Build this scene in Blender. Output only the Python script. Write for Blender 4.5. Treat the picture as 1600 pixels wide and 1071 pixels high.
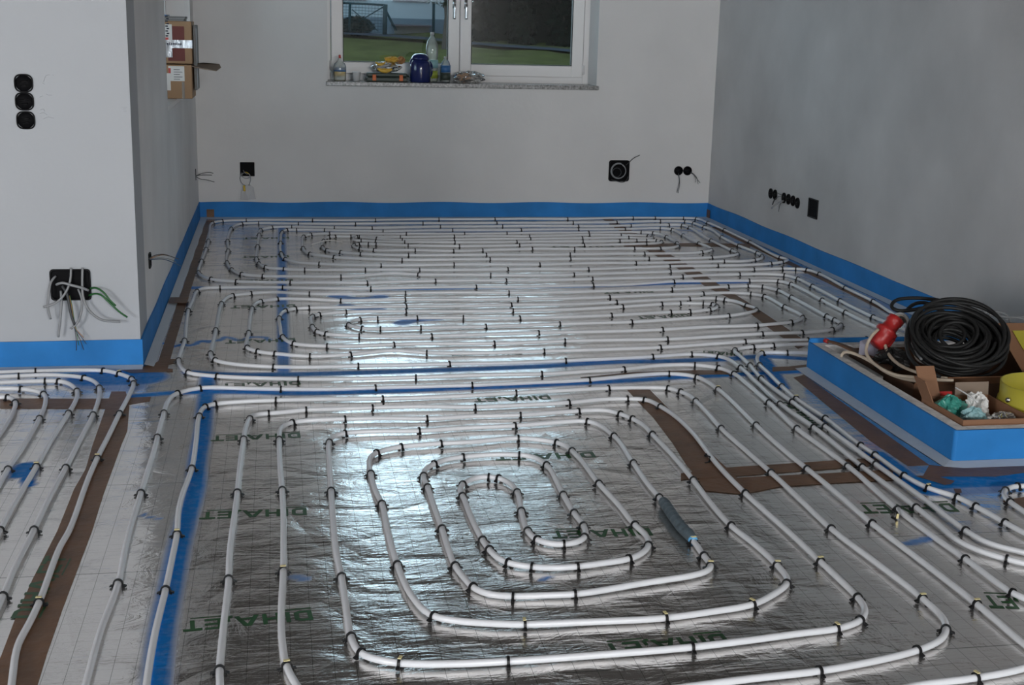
import bpy, math, random
import numpy as np
from mathutils import Vector, Matrix
random.seed(4); RNG = np.random.RandomState(7)
SC = bpy.context.scene; COL = SC.collection
for _o in list(bpy.data.objects): bpy.data.objects.remove(_o)

# ------------------------------------------------------------ camera
PW, PH, F_PX = 1600.0, 1071.0, 2034.4
PITCH, YAW, ROLL, EYE = 0.2371, 0.1804, 0.0253, 1.4445
_f = np.array([math.sin(YAW)*math.cos(PITCH), math.cos(YAW)*math.cos(PITCH), -math.sin(PITCH)])
_r = np.array([math.cos(YAW), -math.sin(YAW), 0.0]); _u = np.cross(_r, _f)
CR = math.cos(ROLL)*_r + math.sin(ROLL)*_u; CU = -math.sin(ROLL)*_r + math.cos(ROLL)*_u; CF = _f
CAM = np.array([0.0, 0.0, EYE])
cd = bpy.data.cameras.new('camera'); cam = bpy.data.objects.new('camera', cd); COL.objects.link(cam)
cd.sensor_fit = 'HORIZONTAL'; cd.sensor_width = 36.0; cd.lens = F_PX/PW*36.0; cd.clip_start = 0.05; cd.clip_end = 300
cam.matrix_world = Matrix(((CR[0], CU[0], -CF[0], 0), (CR[1], CU[1], -CF[1], 0), (CR[2], CU[2], -CF[2], EYE), (0, 0, 0, 1)))
SC.camera = cam
# ------------------------------------------------------------ sky, added fill lamps, exposure
w = bpy.data.worlds.new('sky'); SC.world = w; w.use_nodes = True
_nt = w.node_tree; _bg = _nt.nodes['Background']; _bg.inputs[1].default_value = 4.8
_tc = _nt.nodes.new('ShaderNodeTexCoord'); _sx = _nt.nodes.new('ShaderNodeSeparateXYZ'); _rp = _nt.nodes.new('ShaderNodeValToRGB')
_rp.color_ramp.elements[0].color = (0.62, 0.80, 0.92, 1); _rp.color_ramp.elements[1].color = (0.50, 0.72, 0.90, 1)
_nt.links.new(_tc.outputs['Generated'], _sx.inputs[0]); _nt.links.new(_sx.outputs['Z'], _rp.inputs[0]); _nt.links.new(_rp.outputs[0], _bg.inputs[0])
def area_light(name, loc, aim, sx, sy, power, color):
    d = bpy.data.lights.new(name, 'AREA'); d.shape = 'RECTANGLE'; d.size = sx; d.size_y = sy; d.energy = power; d.color = color
    o = bpy.data.objects.new(name, d); COL.objects.link(o); o.location = loc
    o.rotation_euler = (Vector(aim)-Vector(loc)).to_track_quat('-Z', 'Y').to_euler(); return o
area_light('rear_fill', (1.9, -5.35, 2.3), (-0.2, 9.0, 0.8), 2.6, 0.4, 335, (1.0, 0.975, 0.955))  # unseen strip lamp high at the rear, added to brighten the walls
area_light('side_fill', (-4.3, -1.2, 1.4), (1.5, 5.0, 0.3), 2.0, 1.5, 275, (1.0, 0.985, 0.985))  # unseen lamp at the left, added to brighten the curb's left side
vs = SC.view_settings; SC.display_settings.display_device = 'sRGB'
vs.view_transform = 'Standard'; vs.look = 'None'; vs.exposure = -0.12; vs.gamma = 1.0; vs.use_curve_mapping = False

# ------------------------------------------------------------ where a point seen in the photo stands
def ray(x, y): return CF*F_PX + CR*(x-PW/2) - CU*(y-PH/2)
def at_z(x, y, z=0.0):
    d = ray(x, y); return CAM + d*((z-EYE)/d[2])
def at_y(x, y, Y):
    d = ray(x, y); return CAM + d*(Y/d[1])
def at_x(x, y, X):
    d = ray(x, y); return CAM + d*(X/d[0])

# ------------------------------------------------------------ materials
def mat(name, color, rough=0.6, metal=0.0, spec=0.5, bump=0.0, bscale=60.0, var=0.0, vscale=4.0, coat=0.0, alpha=1.0):
    m = bpy.data.materials.new(name); m.use_nodes = True; nt = m.node_tree; b = nt.nodes['Principled BSDF']
    b.inputs['Base Color'].default_value = (*color, 1); b.inputs['Roughness'].default_value = rough
    b.inputs['Metallic'].default_value = metal; b.inputs['Specular IOR Level'].default_value = spec
    b.inputs['Coat Weight'].default_value = coat; b.inputs['Alpha'].default_value = alpha
    tc = nt.nodes.new('ShaderNodeTexCoord')
    n = nt.nodes.new('ShaderNodeTexNoise'); n.inputs['Scale'].default_value = vscale; n.inputs['Detail'].default_value = 5
    nt.links.new(tc.outputs['Object'], n.inputs['Vector'])
    mr = nt.nodes.new('ShaderNodeMapRange'); mr.inputs[1].default_value = 0.3; mr.inputs[2].default_value = 0.7
    mr.inputs[3].default_value = 1-var; mr.inputs[4].default_value = 1+var
    nt.links.new(n.outputs['Fac'], mr.inputs[0])
    mx = nt.nodes.new('ShaderNodeVectorMath'); mx.operation = 'SCALE'; mx.inputs[0].default_value = color
    nt.links.new(mr.outputs[0], mx.inputs['Scale']); nt.links.new(mx.outputs[0], b.inputs['Base Color'])
    if bump > 0:
        n2 = nt.nodes.new('ShaderNodeTexNoise'); n2.inputs['Scale'].default_value = bscale; n2.inputs['Detail'].default_value = 6
        nt.links.new(tc.outputs['Object'], n2.inputs['Vector'])
        bp = nt.nodes.new('ShaderNodeBump'); bp.inputs['Strength'].default_value = bump; bp.inputs['Distance'].default_value = 0.01
        nt.links.new(n2.outputs['Fac'], bp.inputs['Height']); nt.links.new(bp.outputs[0], b.inputs['Normal'])
    return m
def glassy(name, tint=(0.95, 0.98, 0.97), rough=0.02, ior=1.45, body=None, amount=0.0):
    """thin clear sheet: lets light through, mirrors a little, optional milky body"""
    m = bpy.data.materials.new(name); m.use_nodes = True; nt = m.node_tree; nt.nodes.clear()
    out = nt.nodes.new('ShaderNodeOutputMaterial'); tr = nt.nodes.new('ShaderNodeBsdfTransparent'); tr.inputs[0].default_value = (*tint, 1)
    gl = nt.nodes.new('ShaderNodeBsdfGlossy'); gl.inputs['Roughness'].default_value = rough
    fr = nt.nodes.new('ShaderNodeFresnel'); fr.inputs[0].default_value = ior
    mx = nt.nodes.new('ShaderNodeMixShader'); src = tr
    if body:
        df = nt.nodes.new('ShaderNodeBsdfDiffuse'); df.inputs[0].default_value = (*body, 1)
        m2 = nt.nodes.new('ShaderNodeMixShader'); m2.inputs[0].default_value = amount
        nt.links.new(tr.outputs[0], m2.inputs[1]); nt.links.new(df.outputs[0], m2.inputs[2]); src = m2
    nt.links.new(fr.outputs[0], mx.inputs[0]); nt.links.new(src.outputs[0], mx.inputs[1]); nt.links.new(gl.outputs[0], mx.inputs[2])
    nt.links.new(mx.outputs[0], out.inputs['Surface']); return m
M = {}
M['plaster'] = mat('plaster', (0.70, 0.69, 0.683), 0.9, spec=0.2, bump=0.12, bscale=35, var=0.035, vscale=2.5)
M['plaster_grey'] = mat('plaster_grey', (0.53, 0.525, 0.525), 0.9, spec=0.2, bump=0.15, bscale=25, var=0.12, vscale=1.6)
M['plaster_pale'] = mat('plaster_pale', (0.80, 0.795, 0.795), 0.9, spec=0.2, bump=0.15, bscale=25, var=0.08, vscale=1.6)
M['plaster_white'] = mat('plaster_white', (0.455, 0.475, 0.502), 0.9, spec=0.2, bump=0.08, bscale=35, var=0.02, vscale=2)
M['ceiling'] = mat('raw_ceiling', (0.13, 0.115, 0.105), 0.9, bump=0.2, bscale=15, var=0.1)
M['blue'] = mat('blue_foam', (0.028, 0.215, 0.57), 0.6, spec=0.2, bump=0.25, bscale=14, var=0.12, vscale=5)
M['apron'] = mat('clear_apron', (0.52, 0.57, 0.62), 0.35, bump=0.3, bscale=20)
M['pipe'] = mat('white_pipe', (0.77, 0.79, 0.825), 0.26, spec=0.5, var=0.02, vscale=8)
M['clip'] = mat('black_plastic', (0.010, 0.010, 0.011), 0.4, spec=0.3)
M['yellowish'] = mat('pale_yellow', (0.75, 0.66, 0.35), 0.6)
M['tape'] = mat('brown_tape', (0.185, 0.098, 0.052), 0.42, spec=0.3, bump=0.35, bscale=22, var=0.22, vscale=9)
M['rim'] = mat('rim_plaster', (0.82, 0.80, 0.79), 0.9, bump=0.4, bscale=40, var=0.2, vscale=25)
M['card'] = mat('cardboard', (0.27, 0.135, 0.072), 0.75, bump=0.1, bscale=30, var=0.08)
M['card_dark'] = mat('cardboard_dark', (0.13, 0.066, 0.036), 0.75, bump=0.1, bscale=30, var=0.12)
M['card_pale'] = mat('cardboard_pale', (0.25, 0.19, 0.145), 0.75, var=0.08)
M['card_tan'] = mat('cardboard_tan', (0.36, 0.22, 0.12), 0.7, bump=0.1, var=0.1)
M['rubber'] = mat('black_rubber', (0.016, 0.016, 0.016), 0.5, spec=0.3)
M['black'] = mat('black_box', (0.006, 0.006, 0.007), 0.5, spec=0.2)
M['black_deep'] = mat('black_inside', (0.003, 0.003, 0.004), 0.6, spec=0.1)
M['red'] = mat('red_plastic', (0.42, 0.022, 0.022), 0.4)
M['beige'] = mat('beige_cable', (0.55, 0.46, 0.36), 0.5)
M['grey_cable'] = mat('grey_cable', (0.27, 0.28, 0.29), 0.5)
M['dark_cable'] = mat('dark_cable', (0.05, 0.055, 0.06), 0.5)
M['green_cable'] = mat('green_cable', (0.02, 0.12, 0.03), 0.45)
M['blue_cable'] = mat('blue_cable', (0.04, 0.09, 0.18), 0.45)
M['yellow'] = mat('yellow_plastic', (0.50, 0.44, 0.05), 0.4)
M['teal'] = mat('teal_plastic', (0.05, 0.30, 0.24), 0.3)
M['white'] = mat('white_pvc', (0.78, 0.77, 0.77), 0.35)
M['white_paper'] = mat('white_paper', (0.75, 0.74, 0.72), 0.7)
M['seal'] = mat('black_seal', (0.02, 0.02, 0.02), 0.6)
M['chrome'] = mat('metal_handle', (0.8, 0.8, 0.82), 0.22, metal=1.0)
M['granite'] = mat('granite', (0.27, 0.265, 0.26), 0.25, var=0.55, vscale=60)
M['navy'] = mat('navy_plastic', (0.012, 0.02, 0.11), 0.18, coat=0.4)
M['case_green'] = mat('dark_green_plastic', (0.045, 0.06, 0.05), 0.5)
M['orange'] = mat('orange_plastic', (0.70, 0.15, 0.03), 0.5)
M['banana'] = mat('yellow_peel', (0.70, 0.42, 0.06), 0.5, var=0.25, vscale=20)
M['bread'] = mat('brown_crust', (0.42, 0.20, 0.07), 0.7, var=0.3, vscale=25)
M['pane'] = glassy('window_glass', (0.93, 0.95, 0.95))
M['clear'] = glassy('clear_plastic', (0.95, 0.97, 0.96), 0.1, 1.45, (0.8, 0.86, 0.82), 0.30)
M['milky'] = glassy('milky_plastic', (0.9, 0.9, 0.9), 0.25, 1.45, (0.8, 0.8, 0.82), 0.45)
M['bag'] = glassy('clear_bag', (0.9, 0.9, 0.9), 0.12, 1.6, (0.6, 0.57, 0.52), 0.25)
M['label_blue'] = mat('blue_label', (0.05, 0.16, 0.38), 0.4)
M['label_green'] = mat('green_label', (0.35, 0.42, 0.06), 0.4)
M['label_teal'] = mat('teal_label', (0.30, 0.52, 0.55), 0.4)
M['label_yellow'] = mat('yellow_label', (0.75, 0.52, 0.06), 0.4)
M['label_red'] = mat('red_label', (0.55, 0.06, 0.05), 0.4)
M['maroon'] = mat('maroon_print', (0.15, 0.028, 0.022), 0.6, var=0.15)
M['silver'] = mat('silver_tape', (0.45, 0.46, 0.48), 0.25, metal=0.9, bump=0.4, bscale=18)
M['grey_sheet'] = mat('grey_sheet', (0.20, 0.20, 0.20), 0.7)
M['ink'] = mat('green_ink', (0.012, 0.085, 0.018), 0.4)
M['ink_dark'] = mat('dark_ink', (0.03, 0.03, 0.05), 0.6)
M['sleeve'] = mat('grey_sleeve', (0.085, 0.115, 0.135), 0.5, bump=0.4, bscale=25)
M['sky_blue'] = mat('light_blue_plastic', (0.12, 0.40, 0.70), 0.5)
M['grass'] = mat('lawn_grass', (0.022, 0.0245, 0.0085), 0.9, bump=0.6, bscale=30, var=0.35, vscale=2.5, spec=0.0)
M['asphalt'] = mat('asphalt', (0.015, 0.018, 0.023), 0.8, var=0.1, spec=0.0)
M['house'] = mat('house_render', (0.125, 0.150, 0.165), 0.9, spec=0.0)
M['plinth'] = mat('house_plinth', (0.040, 0.060, 0.076), 0.9, spec=0.0)
M['stone'] = mat('pale_stone', (0.06, 0.062, 0.056), 0.9, spec=0.0)
M['shade'] = mat('roller_shutter', (0.04, 0.033, 0.036), 0.8, spec=0.0)
M['fence'] = mat('green_metal', (0.004, 0.014, 0.017), 0.6, spec=0.0)
M['bark'] = mat('bark', (0.035, 0.03, 0.025), 0.9, bump=0.5, spec=0.0)
M['leaf'] = mat('leaf_dark', (0.0022, 0.004, 0.0026), 0.8, var=0.4, vscale=3, spec=0.0)
M['leaf_mid'] = mat('leaf_mid', (0.010, 0.015, 0.007), 0.8, var=0.4, vscale=3, spec=0.0)

def foil_material():
    m = bpy.data.materials.new('printed_foil'); m.use_nodes = True; nt = m.node_tree; N = nt.nodes; L = nt.links
    b = N['Principled BSDF']; tc = N.new('ShaderNodeTexCoord')
    def math_(op, a, v=None):
        n = N.new('ShaderNodeMath'); n.operation = op
        if isinstance(a, (int, float)): n.inputs[0].default_value = a
        else: L.new(a, n.inputs[0])
        if v is not None:
            if isinstance(v, (int, float)): n.inputs[1].default_value = v
            else: L.new(v, n.inputs[1])
        return n.outputs[0]
    sx = N.new('ShaderNodeSeparateXYZ'); L.new(tc.outputs['Object'], sx.inputs[0])
    def lines(o, per, off, wd):
        t = math_('FRACT', math_('DIVIDE', math_('ADD', o, off+100*per), per))
        return math_('LESS_THAN', t, wd/per)
    gx = lines(sx.outputs['X'], 0.05, 0.042, 0.0011); gy = lines(sx.outputs['Y'], 0.05, 0.029, 0.0008); gyb = lines(sx.outputs['Y'], 0.70, 0.129, 0.004)
    grid = math_('MINIMUM', math_('ADD', math_('ADD', math_('MULTIPLY', gx, 0.75), math_('MULTIPLY', gy, 0.5)), math_('MULTIPLY', gyb, 0.6)), 0.85)
    def mapped(scale):
        mp = N.new('ShaderNodeMapping'); mp.inputs['Scale'].default_value = scale; L.new(tc.outputs['Object'], mp.inputs[0]); return mp.outputs[0]
    def noise(scale, det=4, rough=0.55, s=1.0, dist=0.0):
        n = N.new('ShaderNodeTexNoise'); n.inputs['Scale'].default_value = s; n.inputs['Detail'].default_value = det
        n.inputs['Roughness'].default_value = rough; n.inputs['Distortion'].default_value = dist
        L.new(mapped(scale), n.inputs['Vector']); return n.outputs['Fac']
    fine = noise((7, 75, 7), 3); cr = noise((5, 9, 5), 6, 0.6, 1.0, 1.2); big = noise((1.6, 2.6, 1), 3)
    vo = N.new('ShaderNodeTexVoronoi'); vo.feature = 'DISTANCE_TO_EDGE'; vo.inputs['Scale'].default_value = 1.0
    wv = N.new('ShaderNodeVectorMath'); wv.operation = 'ADD'; nv = N.new('ShaderNodeTexNoise'); nv.inputs['Scale'].default_value = 4
    L.new(mapped((3.2, 4.0, 1)), wv.inputs[0]); L.new(nv.outputs['Color'], wv.inputs[1]); L.new(wv.outputs[0], vo.inputs['Vector'])
    ve = math_('MINIMUM', math_('MULTIPLY', vo.outputs['Distance'], 8.0), 1.0)
    h = math_('ADD', math_('MULTIPLY', fine, 0.0015), math_('MULTIPLY', cr, 0.0058))
    h = math_('ADD', h, math_('MULTIPLY', big, 0.008)); h = math_('ADD', h, math_('MULTIPLY', ve, 0.0016))
    bp = N.new('ShaderNodeBump'); bp.inputs['Strength'].default_value = 0.75; bp.inputs['Distance'].default_value = 1.0
    L.new(h, bp.inputs['Height']); L.new(bp.outputs[0], b.inputs['Normal'])
    base = N.new('ShaderNodeMix'); base.data_type = 'RGBA'; base.inputs['A'].default_value = (0.80, 0.772, 0.745, 1); base.inputs['B'].default_value = (0.03, 0.06, 0.04, 1)
    L.new(grid, base.inputs['Factor'])
    at = N.new('ShaderNodeAttribute'); at.attribute_name = 'spray'
    sp = N.new('ShaderNodeMix'); sp.data_type = 'RGBA'; sp.inputs['B'].default_value = (0.004, 0.225, 0.68, 1)
    L.new(base.outputs['Result'], sp.inputs['A'])
    ns = noise((40, 40, 1), 3); spf = math_('MULTIPLY', at.outputs['Fac'], math_('ADD', 0.78, math_('MULTIPLY', ns, 0.4)))
    spf = math_('MINIMUM', spf, 1.0); L.new(spf, sp.inputs['Factor']); L.new(sp.outputs['Result'], b.inputs['Base Color'])
    L.new(math_('SUBTRACT', 0.93, math_('MULTIPLY', spf, 0.88)), b.inputs['Metallic'])
    L.new(math_('ADD', 0.15, math_('MULTIPLY', spf, 0.5)), b.inputs['Roughness']); L.new(math_('SUBTRACT', 0.5, math_('MULTIPLY', spf, 0.35)), b.inputs['Specular IOR Level'])
    return m
M['foil'] = foil_material()

# ------------------------------------------------------------ object helpers
def link(name, verts, faces, m, parent=None, smooth=False, mats=None, midx=None):
    me = bpy.data.meshes.new(name); me.from_pydata([tuple(map(float, v)) for v in verts], [], faces); me.update()
    for mm in (mats or [m]): me.materials.append(mm)
    if midx: me.polygons.foreach_set('material_index', midx)
    if smooth: me.polygons.foreach_set('use_smooth', [True]*len(me.polygons))
    o = bpy.data.objects.new(name, me); COL.objects.link(o)
    if parent is not None: o.parent = parent
    return o
class MB:
    """collects shapes for ONE mesh"""
    def __init__(s): s.v = []; s.f = []
    def add(s, v, f):
        k = len(s.v); s.v += [tuple(map(float, p)) for p in v]; s.f += [tuple(i+k for i in q) for q in f]; return s
    def box(s, x0, x1, y0, y1, z0, z1):
        v = [(x, y, z) for x in (x0, x1) for y in (y0, y1) for z in (z0, z1)]
        return s.add(v, [(0, 1, 3, 2), (4, 6, 7, 5), (0, 4, 5, 1), (2, 3, 7, 6), (0, 2, 6, 4), (1, 5, 7, 3)])
    def prism(s, poly, d):
        """extrude a 3D polygon along vector d"""
        n = len(poly); v = [tuple(p) for p in poly]+[tuple(np.array(p)+np.array(d)) for p in poly]
        return s.add(v, [tuple(range(n)), tuple(range(2*n-1, n-1, -1))]+[(i, (i+1) % n+0, (i+1) % n+n, i+n)[::-1] for i in range(n)])
    def tube(s, pts, r, seg=10, cap=True):
        P = np.array(pts, float); n = len(P); rr = np.full(n, r) if np.isscalar(r) else np.array(r)
        T = np.gradient(P, axis=0); T /= np.linalg.norm(T, axis=1)[:, None]+1e-12
        up = np.array([0, 0, 1.0]) if abs(T[0][2]) < 0.9 else np.array([1.0, 0, 0]); nrm = np.cross(T[0], up); nrm /= np.linalg.norm(nrm); rings = []
        for i in range(n):
            nrm = nrm - T[i]*(nrm@T[i]); nrm /= np.linalg.norm(nrm)+1e-12; bn = np.cross(T[i], nrm)
            a = np.arange(seg)*2*math.pi/seg; rings.append(P[i]+rr[i]*(np.cos(a)[:, None]*nrm+np.sin(a)[:, None]*bn))
        v = np.concatenate(rings); f = []
        for i in range(n-1):
            for j in range(seg): f.append((i*seg+j, i*seg+(j+1) % seg, (i+1)*seg+(j+1) % seg, (i+1)*seg+j))
        if cap: f += [tuple(range(seg))[::-1], tuple(range((n-1)*seg, n*seg))]
        return s.add(v, f)
    def lathe(s, prof, c=(0, 0, 0), seg=24, sx=1.0, sy=1.0):
        v = []; f = []
        for r, z in prof:
            for j in range(seg):
                a = 2*math.pi*j/seg; v.append((c[0]+sx*r*math.cos(a), c[1]+sy*r*math.sin(a), c[2]+z))
        for i in range(len(prof)-1):
            for j in range(seg): f.append((i*seg+j, i*seg+(j+1) % seg, (i+1)*seg+(j+1) % seg, (i+1)*seg+j))
        f.append(tuple(range(seg))[::-1]); f.append(tuple(range((len(prof)-1)*seg, len(prof)*seg)))
        return s.add(v, f)
    def move(s, mtx):
        s.v = [tuple(mtx @ Vector(p)) for p in s.v]; return s
    def build(s, name, m, parent=None, smooth=False, bevel=0.0):
        o = link(name, s.v, s.f, m, parent, smooth)
        if bevel > 0:
            b = o.modifiers.new('bevel', 'BEVEL'); b.width = bevel; b.segments = 2; b.limit_method = 'ANGLE'
        return o
def tag(o, label, cat, group=None):
    o['label'] = label; o['category'] = cat
    if group: o['group'] = group
    return o
def thing(name, label, cat, loc=(0, 0, 0), group=None):
    o = bpy.data.objects.new(name, None); COL.objects.link(o); o.location = [float(c) for c in loc]; o.empty_display_size = 0.05
    bpy.context.view_layer.update()
    return tag(o, label, cat, group)
def structure(o): o['kind'] = 'structure'; return o
def rebase(o, parent):
    """geometry was given in world coordinates; keep it there under an Empty"""
    o.data.transform(Matrix.Translation(-Vector(parent.location))); return o
def spline(P, step=0.02, smooth_n=2):
    P = np.array(P, float); n = len(P); out = []
    E = np.concatenate([[2*P[0]-P[1]], P, [2*P[-1]-P[-2]]])
    for i in range(n-1):
        p0, p1, p2, p3 = E[i:i+4]
        t0 = 0; t1 = max(np.linalg.norm(p1-p0), 1e-6)**.5; t2 = t1+max(np.linalg.norm(p2-p1), 1e-6)**.5; t3 = t2+max(np.linalg.norm(p3-p2), 1e-6)**.5
        k = max(2, int(np.linalg.norm(p2-p1)/step)+1)
        for t in np.linspace(t1, t2, k, endpoint=False):
            a1 = (t1-t)/t1*p0+t/t1*p1; a2 = (t2-t)/(t2-t1)*p1+(t-t1)/(t2-t1)*p2; a3 = (t3-t)/(t3-t2)*p2+(t-t2)/(t3-t2)*p3
            b1 = (t2-t)/t2*a1+t/t2*a2; b2 = (t3-t)/(t3-t1)*a2+(t-t1)/(t3-t1)*a3
            out.append((t2-t)/(t2-t1)*b1+(t-t1)/(t2-t1)*b2)
    out.append(P[-1]); A = np.array(out)
    d = np.concatenate([[0], np.cumsum(np.linalg.norm(np.diff(A, axis=0), axis=1))]); m = max(3, int(d[-1]/step))
    q = np.linspace(0, d[-1], m); A = np.stack([np.interp(q, d, A[:, c]) for c in range(3)], 1)
    for _ in range(smooth_n): A[1:-1] = 0.25*A[:-2]+0.5*A[1:-1]+0.25*A[2:]
    return A

# ============================================================ SETTING
XL, XR, YD, YN, HC, STRIP = -0.5886, 3.3813, 9.9525, 5.5645, 2.62, 0.123
YB, XF = -5.5, -4.5                                   # rear wall, far left wall
CX0, CY0, CY1, CH = 2.30, 3.985, 5.30, 0.120          # masonry curb: left face, front, back, height
YP = YD+0.30                                          # plane of the window
WX0, WX1, WZ0, WZ1 = 0.373, 2.426, 1.03, 2.36
b = MB(); b.box(XL-0.36, WX0, YD, YD+0.42, -0.2, HC); b.box(WX1, XR+0.3, YD, YD+0.42, -0.2, HC)
b.box(WX0, WX1, YD, YD+0.42, -0.2, WZ0-0.035); b.box(WX0, WX1, YD, YD+0.42, WZ1, HC)
structure(b.build('wall_back', M['plaster']))
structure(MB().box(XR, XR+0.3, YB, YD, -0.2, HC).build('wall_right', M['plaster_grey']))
NY0, NY1, NZ0, NZ1 = 7.44, 9.62, 0.985, 2.2
b = MB(); b.box(XL-0.36, XL, YN+0.3, NY0, -0.2, HC); b.box(XL-0.36, XL, NY1, YD, -0.2, HC)
b.box(XL-0.36, XL, NY0, NY1, -0.2, NZ0-0.03); b.box(XL-0.36, XL, NY0, NY1, NZ1, HC)
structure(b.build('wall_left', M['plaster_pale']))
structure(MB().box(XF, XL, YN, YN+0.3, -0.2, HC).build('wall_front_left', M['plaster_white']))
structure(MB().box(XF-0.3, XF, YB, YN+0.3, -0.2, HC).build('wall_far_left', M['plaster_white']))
b = MB(); b.box(XF-0.3, -1.95, YB-0.3, YB, -0.2, HC); b.box(0.85, XR+0.3, YB-0.3, YB, -0.2, 1.9); b.box(0.85, XR+.3, YB-.3, YB, 2.5, HC); b.box(3.25, XR+.3, YB-.3, YB, 1.9, 2.5); b.box(-1.95, 0.85, YB-0.3, YB, 2.35, HC)
structure(b.build('wall_rear', M['plaster_white']))
structure(MB().box(XF-0.3, XR+0.3, YB-0.3, YD+0.42, HC, HC+0.2).build('ceiling', M['ceiling']))

# ---- floor: foil sheet with sprayed marks
def px_line(s): return [tuple(float(c) for c in p.split(',')) for p in s.split()]
SPRAY = [  # (line seen in the photo, half width m, soft edge m, strength)
 ("325,590 320,636 317,673 308,724 306,762 295,799 287,830 281,850 268,914 255,977 248,1028 245,1071 243,1100", .018, .028, 1.0),
 ("205,620 270,614 315,613 400,613 442,615 600,612 740,606 780,605 906,599 1002,594 1057,590 1115,588 1145,586 1220,582 1255,581", .016, .03, 1.0),
 ("298,582 361,586 469,585 660,579.6 842,573 960,566 1040,565 1086,563 1136,562 1187,557 1260,561", .02, .03, .95),
 ("265,450 308,450 443,450 660,451.4 744,449.5 927,447 1051,443 1162,441", .025, .03, .9),
 ("446,361 640,363.5 826,361.8 960,360 1040,359 1092,361", .02, .03, .6),
 ("440,357 441,460 443,583", .016, .022, .85), ("360,350 600,351", .03, .05, .35),
 ("1191,562 1205,582 1220,606", .03, .02, 1.0), ("1368,710 1405,737 1438,762 1452,768", .035, .02, 1.0),
 ("1440,757 1500,751 1550,752 1600,744", .055, .03, 1.0), ("1480,765 1540,760", .05, .03, .6),
 ("150,592 180,590 215,590", .10, .05, .95), ("130,600 200,605", .05, .05, .6),
 ("25,745 27,730 40,721 52,724 54,735 44,742 36,754 45,758", .016, .012, 1.0),
 ("222,806 233,809 250,811", .004, .006, .8), ("222,806 228,803", .003, .005, .8),
 ("462,902 475,905", .012, .014, .7), ("847,908 858,902", .006, .006, .9), ("1418,850 1440,846 1450,842", .012, .012, .8),
 ("525,463 545,467 575,468 595,464", .03, .03, .8), ("540,478 565,484 590,484", .03, .03, .8), ("628,505 645,498 665,500 680,498", .03, .03, .8),
 ("245,534 258,540 270,532 262,545 280,540", .013, .010, .9), ("285,538 300,543 315,530 325,535", .011, .010, .9),
 ("325,533 345,536 352,527", .011, .010, .8), ("360,528 375,536 390,527", .011, .010, .8), ("398,527 418,524 420,532", .011, .010, .8),
 ("1260,430 1300,445 1340,460 1400,490", .02, .06, .5), ("1455,468 1462,472", .01, .01, .5),
]
def spray_field(X, Y):
    out = np.zeros(X.shape)
    for s, hw, soft, k in SPRAY:
        P = np.array([at_z(*p)[:2] for p in px_line(s)])
        if len(P) > 2: P = spline(np.c_[P, np.zeros(len(P))], 0.05, 1)[:, :2]
        lo = P.min(0)-hw-soft; hi = P.max(0)+hw+soft
        m = (X > lo[0]) & (X < hi[0]) & (Y > lo[1]) & (Y < hi[1])
        x = X[m]; y = Y[m]; d = np.full(x.shape, 9.0)
        for a, c in zip(P[:-1], P[1:]):
            v = c-a; l2 = v@v+1e-9; t = np.clip(((x-a[0])*v[0]+(y-a[1])*v[1])/l2, 0, 1)
            d = np.minimum(d, np.hypot(x-a[0]-t*v[0], y-a[1]-t*v[1]))
        t = np.clip((hw+soft-d)/soft, 0, 1); out[m] = np.maximum(out[m], k*t*t*(3-2*t))
    return out
xs = np.concatenate([np.linspace(XF, -2.0, 12)[:-1], np.arange(-2.0, XR, 0.0125), [XR]])
ys = np.concatenate([np.linspace(YB, 2.2, 12)[:-1], np.arange(2.2, YD, 0.015), [YD]])
GX, GY = np.meshgrid(xs, ys); nx, ny = len(xs), len(ys)
V = np.stack([GX.ravel(), GY.ravel(), np.zeros(GX.size)], 1)
ii = (np.arange(ny-1)[:, None]*nx+np.arange(nx-1)[None, :]).ravel()
cx = (GX[:-1, :-1]+GX[1:, 1:]).ravel()/2; cy = (GY[:-1, :-1]+GY[1:, 1:]).ravel()/2
keep = ~(((cx > CX0+0.03) & (cy > CY0+0.03) & (cy < CY1-0.03)) | ((cx < XL-0.02) & (cy > YN+0.02)))
ii = ii[keep]; FQ = np.stack([ii, ii+1, ii+1+nx, ii+nx], 1).astype(np.int32)
me = bpy.data.meshes.new('floor'); me.vertices.add(len(V)); me.vertices.foreach_set('co', V.ravel().astype(np.float32))
me.loops.add(FQ.size); me.loops.foreach_set('vertex_index', FQ.ravel()); me.polygons.add(len(FQ))
me.polygons.foreach_set('loop_start', np.arange(len(FQ), dtype=np.int32)*4); me.update(calc_edges=True)
a = me.attributes.new('spray', 'FLOAT', 'POINT'); a.data.foreach_set('value', spray_field(GX.ravel(), GY.ravel()).astype(np.float32))
me.materials.append(M['foil']); floor = bpy.data.objects.new('floor', me); COL.objects.link(floor); structure(floor)

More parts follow.
